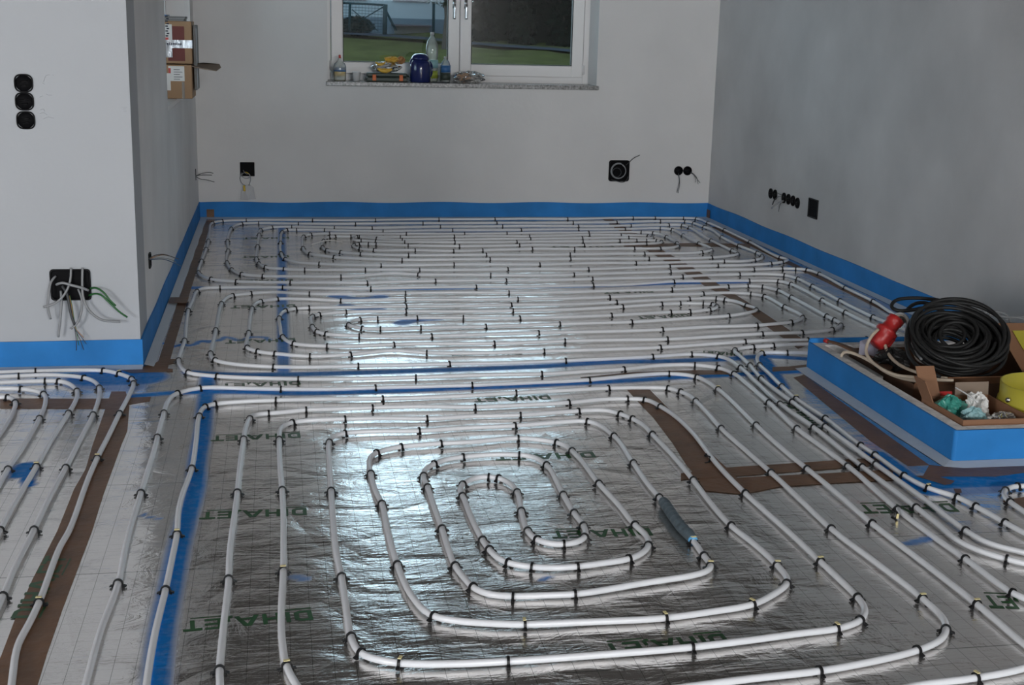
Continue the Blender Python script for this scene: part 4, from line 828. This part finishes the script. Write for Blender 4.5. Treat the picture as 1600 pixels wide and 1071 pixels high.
b = MB().prism([(hw-.012, .0, H-.01), (hw-.012, .11, H), (hw+.05, .11, H+.008), (hw+.145, .11, H+.002), (hw+.155, .06, H-.015), (hw+.130, .0, H-.034), (hw+.05, .0, H-.024)], (0, 0, .004)); b.build('flap', M['card_pale'], lo)['label'] = 'grey brown flap sticking out over the room'
up_ = thing('cardboard_box', 'maroon printed box bound with silver tape, stacked on the lower box', 'cardboard box', ((X0+X1)/2, BY+.02, zt))
H2 = bz(33)-zt
MB().box(-hw, hw-.008, 0, .3, .004, H2).build('box_body', M['card_tan'], up_, bevel=.006)
MB().box(-hw+.045, hw-.05, -.0012, -.0002, .02, H2-.03).build('maroon_panel', M['maroon'], up_)
MB().box(-hw+.012, -hw+.072, -.002, -.0013, .135, H2-.02).build('white_label', M['white_paper'], up_)
b = MB()
for k in range(9): b.box(-hw+.035+.006*(k % 2), -hw+.05+.006*(k % 2), -.0028, -.0021, .16+.014*k, .168+.014*k)
b.build('label_print', M['ink_dark'], up_); MB().box(-hw+.025, -hw+.05, -.0028, -.0021, .14, .155).build('red_mark', M['label_red'], up_)
b = MB(); b.box(-hw-.001, hw-.005, -.0045, .302, .095, .142); b.build('silver_tape', M['silver'], up_)
b = MB()
for k in range(8): b.box(-hw+.04+.011*k, -hw+.047+.011*k, -.0052, -.0046, .112, .124)
b.build('tape_print', M['ink_dark'], up_)
MB().box(-hw+.02, -hw+.07, -.006, -.0047, .04, .10).build('crinkled_foil', M['silver'], up_)
tp = thing('sheet_stack', 'thin grey and blue sheets stacked on top of the maroon box', 'sheets', ((X0+X1)/2, BY+.03, zt+H2+.001))
MB().box(-hw+.02, hw-.05, 0, .25, .0, .012).build('grey_sheet', M['grey_sheet'], tp); MB().box(-hw+.0, hw-.045, 0.01, .25, .013, .026).build('grey_sheet', M['grey_sheet'], tp); MB().box(-hw-.01, -hw+.045, -.012, .2, .027, .034).build('blue_sheet', M['label_blue'], tp)
gs = MB().box(X1-.002, X1+.014, BY+.05, BY+.30, NZ0+.05, zt+H2-.02); gs = gs.build('foam_board', M['grey_sheet'], bevel=.004); tag(gs, 'upright dark grey board at the right side of the boxes', 'board')
MB().box(X1+.0145, X1+.016, BY+.06, BY+.08, NZ0+.05, zt+H2-.04).build('pale_edge', M['apron'], gs)

# ============================================================ ELECTRICAL BOXES AND WIRES
def wire(pts, r, m, parent, name='cable', step=.01):
    return rebase(MB().tube(spline(pts, step, 1), r, 7).build(name, m, parent, True), parent)
def basis(c, n):
    """local frame at c with +Z out of the wall"""
    n = Vector(n); q = n.to_track_quat('Z', 'Y'); return Matrix.Translation(Vector([float(k) for k in c])) @ q.to_matrix().to_4x4()
def round_box(c, n, r, label, group, lobes=0):
    t = thing('socket_box', label, 'socket box', c, group); m_ = basis((0, 0, 0), n)
    def ring(rr, k=0.055): return [(rr*(1+(k*math.cos(4*a+math.pi) if lobes else 0))*math.cos(a), rr*(1+(k*math.cos(4*a+math.pi) if lobes else 0))*math.sin(a)) for a in np.linspace(0, 2*math.pi, 40, endpoint=False)]
    b = MB(); prof = [(r, .0), (r, .006), (r*.93, .0075), (r*.88, .006), (r*.85, .0015)]
    v = []; f = []
    for rr, z in prof: v += [(x, y, z) for x, y in ring(rr)]
    for i in range(len(prof)-1):
        for j in range(40): f.append((i*40+j, i*40+(j+1) % 40, (i+1)*40+(j+1) % 40, (i+1)*40+j))
    b.add(v, f).move(m_).build('box_ring', M['black'], t, True)
    MB().lathe([(r*.86, .0008), (r*.85, .0015), (.001, .0016)], seg=32).move(m_).build('box_inside', M['black_deep'], t, True)
    b = MB(); b.tube([(-r*.45, r*.1, .003), (r*.45, r*.2, .004)], .004, 8); b.tube([(-r*.3, -r*.3, .003), (r*.35, -r*.25, .004)], .004, 8)
    b.move(m_).build('wire_ends', M['black'], t, True)
    return t
for (x, y), nm in zip([(37, 130), (38.5, 158.5), (40.5, 188)], ['top', 'middle', 'bottom']):
    round_box(at_y(x, y, YN), (0, -1, 0), .0385, f'{nm} of three black flush sockets on the white wall', 'three flush sockets on the white wall', 1)
# junction box on the white wall
jc = at_y(110.5, 445, YN); hwj = .0775
jb = thing('junction_box', 'large square black junction box spilling cables on white wall', 'junction box', jc)
def rounded(w_, h_, r, n=6): return [(sx*(w_-r)+r*math.cos(a+k*math.pi/2), sy*(h_-r)+r*math.sin(a+k*math.pi/2)) for k, (sx, sy) in enumerate([(1, 1), (-1, 1), (-1, -1), (1, -1)]) for a in np.linspace(0, math.pi/2, n)]
def square_box(t, n, w_, h_, cr=.015):
    m_ = basis((0, 0, 0), n); v = []; f = []; k = len(rounded(1, 1, .1))
    for d, z in [(0, 0), (0, .007), (.003, .008), (.006, .006), (.008, .0015)]: v += [(x, y, z) for x, y in rounded(w_-d, h_-d, cr)]
    for i in range(4):
        for j in range(k): f.append((i*k+j, i*k+(j+1) % k, (i+1)*k+(j+1) % k, (i+1)*k+j))
    MB().add(v, f).move(m_).build('box_ring', M['black'], t, True)
    MB().prism([(x, y, .0008) for x, y in rounded(w_-.007, h_-.007, cr)], (0, 0, .0006)).move(m_).build('box_inside', M['black_deep'], t)
    return m_
square_box(jb, (0, -1, 0), hwj+.004, .066)
def P3(lst): return [at_y(x, y, YN-d) for x, y, d in lst]
J = [('grey_cable', .0038, [(87, 432, .01), (80, 440, .03), (76, 462, .05), (75, 480, .05), (79, 499, .045)]),
     ('grey_cable', .0038, [(111, 418.5, .012), (110, 437, .02), (104, 455, .035), (92, 470, .045), (80, 477, .05), (68, 480, .05)]),
     ('grey_cable', .0040, [(129, 418.5, .012), (128.5, 440, .02), (130, 465, .035), (140, 486, .05), (158, 500, .055), (175, 502.5, .05), (188, 503, .05)]),
     ('grey_cable', .0040, [(95, 455, .012), (96, 472, .03), (94, 500, .04), (91, 527, .04)]),
     ('grey_cable', .0045, [(88, 445, .015), (97, 442, .03), (112, 446, .035), (128, 450, .035), (138, 454, .02)]),
     ('grey_cable', .0036, [(122, 452, .012), (128, 468, .03), (127, 488, .04), (121, 505, .045), (111, 514, .045)]),
     ('green_cable', .0032, [(139, 462, .01), (148, 459, .03), (158, 461, .05), (170, 472, .06), (186, 487, .06), (199, 496, .055)]),
     ('green_cable', .0032, [(141, 451, .01), (150, 450, .03), (162, 457, .05), (172, 470, .055), (181, 478, .055)]),
     ('dark_cable', .0046, [(97, 447, .015), (105, 460, .03), (108, 475, .04), (112, 495, .045), (117, 508, .045)])]
for m_, r, L_ in J: o = wire(P3(L_), r*1.3, M[m_], jb); o['label'] = m_.replace('_', ' ')
for k, (x1, y1, mm) in enumerate([(119.5, 548, 'dark_cable'), (131, 547, 'dark_cable'), (135, 538, 'blue_cable'), (130.5, 528, 'bread'), (123, 540, 'green_cable')]):
    wire(P3([(105+k, 462, .03), (109+k, 480, .04), (113+k*.7, 500, .045), (117+.5*k, 515, .045), ((117+x1)/2+1, (515+y1)/2, .045), (x1, y1, .04)]), .0016, M[mm], jb, 'conductor')
# small box on the left inner wall with bent conductors, and the bare wires by the back corner
c = at_x(233, 407, XL); t = thing('socket_box', 'small black socket box with bent wires on left inner wall', 'socket box', c)
square_box(t, (1, 0, 0), .035, .035, .012)
for k, (mm, L_) in enumerate([('dark_cable', [(233, 404, .012), (243, 399, .05), (258, 398, .10), (270, 402, .13), (279, 405, .14)]), ('bread', [(234, 404, .012), (246, 400, .05), (260, 399, .10), (268, 401, .12)]),
                              ('blue_cable', [(234, 406, .012), (247, 405, .05), (262, 407, .10), (274, 412, .13), (283, 416, .14)]), ('grey_cable', [(234, 405, .012), (250, 403, .06), (264, 405, .1), (275, 410, .12)])]):
    wire([at_x(x, y, XL+d) for x, y, d in L_], .0018, M[mm], t, 'conductor')
c = at_x(305.5, 274, XL); t = thing('wire_outlet', 'three bare dark wires sticking out near the back left corner', 'wires', c)
MB().box(0, .004, -.012, .012, -.035, .045).build('slot', M['black'], t)
for L_ in [[(306, 275, .004), (316, 271, .05), (328, 269.5, .10), (333, 271, .125)], [(306, 275, .004), (318, 273.5, .05), (331, 274, .115)], [(306, 276, .004), (312, 279.5, .03), (322, 281, .07), (335, 284.5, .13)]]:
    wire([at_x(x, y, XL+d) for x, y, d in L_], .0024, M['dark_cable'], t, 'conductor')
# back wall: left socket with sleeves
c = at_y(386.5, 264.5, YD); t = thing('socket_box', 'square black socket with a pale film pouch hanging below', 'socket box', c)
square_box(t, (0, -1, 0), .053, .052, .004)
def PB(lst): return [at_y(x, y, YD-d) for x, y, d in lst]
for L_ in [[(380, 266, .01), (384, 272, .03), (390, 272, .035), (391, 277, .035), (383, 279, .03), (377, 274, .03), (381, 270, .03)], [(378, 270, .01), (375, 278, .03), (378, 287, .03), (384, 290, .03)], [(389, 272, .01), (392, 280, .03), (389, 290, .03)]]:
    wire(PB(L_), .0026, M['grey_cable'], t)
wire(PB([(383, 269, .012), (387, 270, .02), (390, 273, .02)]), .003, M['label_yellow'], t, 'conductor')
pv = [at_y(x, y, YD-d) for x, y, d in [(379, 291, .02), (390, 288, .02), (396, 293, .03), (399.5, 311, .03), (389, 312.5, .045), (376, 311.5, .03)]]
o = rebase(MB().prism(pv, (0, -.006, 0)).build('film_pouch', M['milky'], t), t); o['label'] = 'pale translucent pouch'
wire(PB([(381, 290, .03), (382, 294, .034), (382, 299, .034)]), .0085, M['label_yellow'], t, 'yellow_tag')
# back wall: square box with coiled cable
c = at_y(967, 267, YD); t = thing('junction_box', 'square black box with a coiled cable on the back wall', 'junction box', c)
square_box(t, (0, -1, 0), .083, .083, .02)
rad = .062
Lc = [np.array(c)+np.array([rad*(1-.1*q/60)*math.cos(.18*q+1.2)-.008, -.012-.0003*q, rad*(1-.12*q/60)*math.sin(.18*q+1.2)]) for q in range(70)]
wire(Lc, .0035, M['grey_cable'], t)
wire([np.array(c)+np.array([.036*math.cos(.25*q)-.02, -.012, .036*math.sin(.25*q)-.012]) for q in range(26)], .0028, M['dark_cable'], t)
wire(PB([(978, 258, .012), (984, 253, .03), (990, 247.5, .05), (1000, 242.5, .07)]), .0028, M['dark_cable'], t)
wire(PB([(955, 281, .012), (963, 283, .03), (973, 285, .035), (979, 282, .03), (981, 276, .02)]), .0032, M['dark_cable'], t)
t = round_box(at_y(1060, 267, YD), (0, -1, 0), .036, 'left of two round black sockets on the back wall', 'two round sockets on the back wall')
for L_ in [[(1059.5, 271, .01), (1061.5, 283, .03), (1059.5, 293, .03), (1057.5, 301, .03)], [(1060.5, 271, .01), (1062, 284, .035), (1061, 294, .035), (1059.5, 302, .03)]]: wire(PB(L_), .0022, M['dark_cable'], t, 'conductor')
t = round_box(at_y(1074, 267, YD), (0, -1, 0), .036, 'right of two round black sockets, nearest the corner', 'two round sockets on the back wall')
for L_ in [[(1079, 269, .01), (1084, 272, .03), (1089, 278, .04), (1091, 288, .04)], [(1079, 269.5, .01), (1083, 272, .03), (1087, 279, .04), (1086.5, 285, .04)], [(1079, 270, .01), (1085, 274, .03), (1090, 281, .04), (1094, 286, .04)]]: wire(PB(L_), .0018, M['dark_cable'], t, 'conductor')
# right wall: row of six
names = ['first of six round sockets in a row, farthest from viewer', 'second of six round sockets in the row on right wall', 'third of six round sockets in the row on right wall',
         'fourth of six round sockets in the row on right wall', 'fifth of six round sockets in the row on right wall', 'sixth of six round sockets, nearest the black rectangular plate']
for k, ((x, y), nm) in enumerate(zip([(1204.8, 302.5), (1211.6, 304.5), (1225.5, 309.5), (1232.6, 311.5), (1239.6, 314), (1246.6, 317.5)], names)):
    t = round_box(at_x(x, y, XR), (-1, 0, 0), .036, nm, 'row of six sockets on the right wall')
    if k == 1:
        wire([at_x(a_, b_, XR-d) for a_, b_, d in [(1213, 310, .01), (1209, 314, .04), (1207, 320, .05)]], .0045, M['dark_cable'], t)
    if k == 2:
        for L_ in [[(1224, 314, .01), (1217, 317, .05), (1211, 321, .08), (1206, 325.5, .09)]]: wire([at_x(a_, b_, XR-d) for a_, b_, d in L_], .0062, M['grey_cable'], t)
        for L_ in [[(1223, 306, .01), (1216, 307.5, .04), (1211, 310.5, .04)], [(1222, 305, .01), (1217, 303, .03), (1214.5, 301.5, .02)], [(1220, 317, .02), (1217.5, 324, .04), (1216.5, 331, .04)]]: wire([at_x(a_, b_, XR-d) for a_, b_, d in L_], .0018, M['dark_cable'], t, 'conductor')
c = at_x(1271, 326, XR); t = thing('socket_plate', 'black rectangular box nearest the viewer on the right wall', 'socket box', c)
square_box(t, (-1, 0, 0), .075, .062, .004)

# pencil notes and scuffs on the walls are left as faint marks
def scribble(label, strokes, parent):
    b = MB()
    for s in strokes: b.tube(spline([at_y(x, y, YN-.0008) for x, y in s], .006, 0), .0009, 4)
    o = b.build('pencil_marks', mat('pencil_grey', (.42, .43, .46), .8), parent); o['label'] = label; return o
scribble('faint pencil notes beside the sockets', [[(68, 128), (72, 118), (78, 117)], [(82, 117), (84, 118)], [(66, 130), (70, 132)], [(62, 152), (66, 150)], [(72, 147), (76, 149), (81, 149)], [(63, 172), (68, 170), (70, 174)],
          [(62, 178), (68, 176), (74, 180)], [(68, 186), (74, 183), (84, 185)], [(190, 168), (198, 168)], [(192, 171), (197, 170)], [(193, 174), (198, 174)]], bpy.data.objects['wall_front_left'])

# ============================================================ OUTSIDE THE WINDOW
def lawn_z(Y): return 0.28+(Y-11.0)*.0625
gv = []; gf = []; nxg, nyg = 40, 40
for j in range(nyg+1):
    for i in range(nxg+1):
        X = -14+34*i/nxg; Y = YD+.43+26*j/nyg; gv.append((X, Y, lawn_z(Y)+.03*math.sin(X*2.1+Y)+.02*math.sin(3.7*X-Y*2)))
for j in range(nyg):
    for i in range(nxg): k = j*(nxg+1)+i; gf.append((k, k+1, k+nxg+2, k+nxg+1))
structure(link('lawn', gv, gf, M['grass'], None, True))
def on_slope(x, y):
    d = ray(x, y); t = (0.28-11*.0625-EYE)/(d[2]-.0625*d[1]); return CAM+d*t
pl = [on_slope(x, y) for x, y in [(500, 56), (540, 58), (600, 61.5), (660, 66), (740, 74), (800, 79), (860, 83), (930, 90)]]
pr_ = [on_slope(x, y) for x, y in [(500, 52.3), (540, 54), (600, 57.5), (660, 62), (740, 70.5), (800, 75), (860, 79), (930, 85)]]
v = []; f = []
for a_, c_ in zip(pl, pr_): v += [a_+np.array([0, 0, .055]), c_+np.array([0, 0, .055])]
for i in range(len(pl)-1): f.append((2*i, 2*i+1, 2*i+3, 2*i+2))
structure(link('garden_path', v, f, M['asphalt']))
HY = 27.0
def hx(x, y=30, Y=HY): return float(at_y(x, y, Y)[0])
def hz(y, x=600, Y=HY): return float(at_y(x, y, Y)[2])
house = thing('neighbour_house', 'bluish rendered house beyond the garden fence', 'house', (hx(600), HY, 1.0))
rebase(MB().box(hx(380), hx(712), HY, HY+6, hz(28), 3.3).build('house_wall', M['house'], house), house)
rebase(MB().box(hx(380), hx(712)+.02, HY-.05, HY+6, .6, hz(28)).build('plinth', M['plinth'], house), house)
rebase(MB().box(hx(380)-.3, hx(712)+.1, HY-.4, HY+6.4, 3.3, 3.5).build('roof_edge', M['shade'], house), house)
for xa, xb in ((522, 573), (614, 668)):
    f_ = rebase(MB().box(hx(xa), hx(xb), HY-.04, HY+.05, hz(1.5), 3.0).build('shuttered_window', M['shade'], house), house)
f_ = rebase(MB().box(hx(611), hx(672), HY-.30, HY-.04, hz(40), hz(37.5)).build('ledge', M['shade'], house), house)
rebase(MB().box(hx(616), hx(670), HY-.10, HY-.04, hz(52), hz(40)).build('cellar_window', M['stone'], house), house)
FY = 24.5
fence = thing('wire_fence', 'dark green wire fence with diagonal braces before the house', 'fence', (hx(575, 30, FY), FY, lawn_z(FY)))
def fpt(x, y): return at_y(x, y, FY)
def bar(pa, pb, r, nm): return rebase(MB().tube([fpt(*pa), fpt(*pb)], r, 8).build(nm, M['fence'], fence, True), fence)
bar((602, 7), (601, 54), .042, 'post'); bar((547, 4), (546, 50), .025, 'post'); bar((678, -20), (677, 58), .026, 'post')
bar((520, 3.5), (602, 8), .018, 'rail'); bar((604, 19), (619, 48), .022, 'brace'); bar((600, 10), (560, 34), .010, 'brace'); bar((550, 15), (590, 48), .008, 'brace')
b = MB()
for k in range(10): b.tube([fpt(515, 5+4.6*k), fpt(602, 9+4.7*k)], .0035, 4)
for k in range(18): b.tube([fpt(516+5*k, 4+.25*k), fpt(515.5+5*k, 50)], .0025, 4)
rebase(b.build('wire_mesh', M['fence'], fence), fence)
def leaf_cloud(b, c, r, n, size, seed):
    rs = np.random.RandomState(seed)
    for _ in range(n):
        d = rs.normal(size=3); d /= np.linalg.norm(d); p = np.array(c)+d*np.array(r)*rs.uniform(.35, 1)**.5
        u = rs.normal(size=3); u /= np.linalg.norm(u); w_ = np.cross(u, d+.01); w_ /= np.linalg.norm(w_); s = size*rs.uniform(.6, 1.4)
        b.add([p-u*s, p+w_*s*.45, p+u*s, p-w_*s*.45], [(0, 1, 2, 3)])
    return b
def shrub(label, c, r, n, size, m, seed, name='shrub', trunk=None, cat='shrub'):
    t = thing(name, label, cat, (c[0], c[1], lawn_z(c[1])))
    b = leaf_cloud(MB(), (0, 0, c[2]-lawn_z(c[1])), r, n, size, seed); b.build('foliage', m, t)
    b = MB(); zt_ = c[2]-lawn_z(c[1])
    if trunk: b.tube([(0, 0, -.1), (.05, 0, zt_*.5), (0, .05, zt_)], [trunk, trunk*.8, trunk*.3], 8)
    else:
        for k in range(4): b.tube([(0, 0, -.02), (r[0]*.4*math.cos(k*1.6), r[1]*.4*math.sin(k*1.6), zt_)], .015, 5)
    b.build('trunk' if trunk else 'stems', M['bark'], t); return t
p = at_y(556, 41, 26.3); shrub('low dark shrub at the left end of the fence', p, (.36, .26, .19), 900, .05, M['leaf'], 5)
p = at_y(672, -6, 23.5); shrub('overhanging branch of a small tree before the house', (p[0]+.25, p[1], p[2]+.2), (.55, .4, .38), 700, .055, M['leaf_mid'], 7, 'small_tree', .05, 'tree')
for k, (x, Y, r, hgt, lb) in enumerate([(752, 25.0, .30, 5.0, 'dark conifer beside the window mullion, leftmost of three'), (815, 25.1, .30, 7.0, 'dark conifer in the middle of three beyond the path'), (880, 24.9, .30, 6.5, 'dark conifer at the right edge of the right pane')]):
    X = hx(x, 40, Y); t = thing('conifer_tree', lb, 'tree', (X, Y, lawn_z(Y)))
    b = MB()
    for q in range(9): leaf_cloud(b, (0, 0, .25+hgt*q/9), (r*(1-q/11), r*.8*(1-q/11), hgt/12), 420, .10, 100+k*10+q)
    b.build('foliage', M['leaf'], t); MB().tube([(0, 0, -.1), (0, 0, hgt)], [.10, .04], 8).build('trunk', M['bark'], t)
hed = thing('hedge', 'dark hedge closing the garden behind the conifers', 'hedge', (hx(850, 40, 25.9), 25.9, lawn_z(25.9)))
leaf_cloud(MB().box(-1.25, 6, -.2, .6, -.3, 4.2), (2.2, -.2, 2.0), (3.55, .3, 2.4), 5000, .08, 77).build('foliage', M['leaf'], hed)
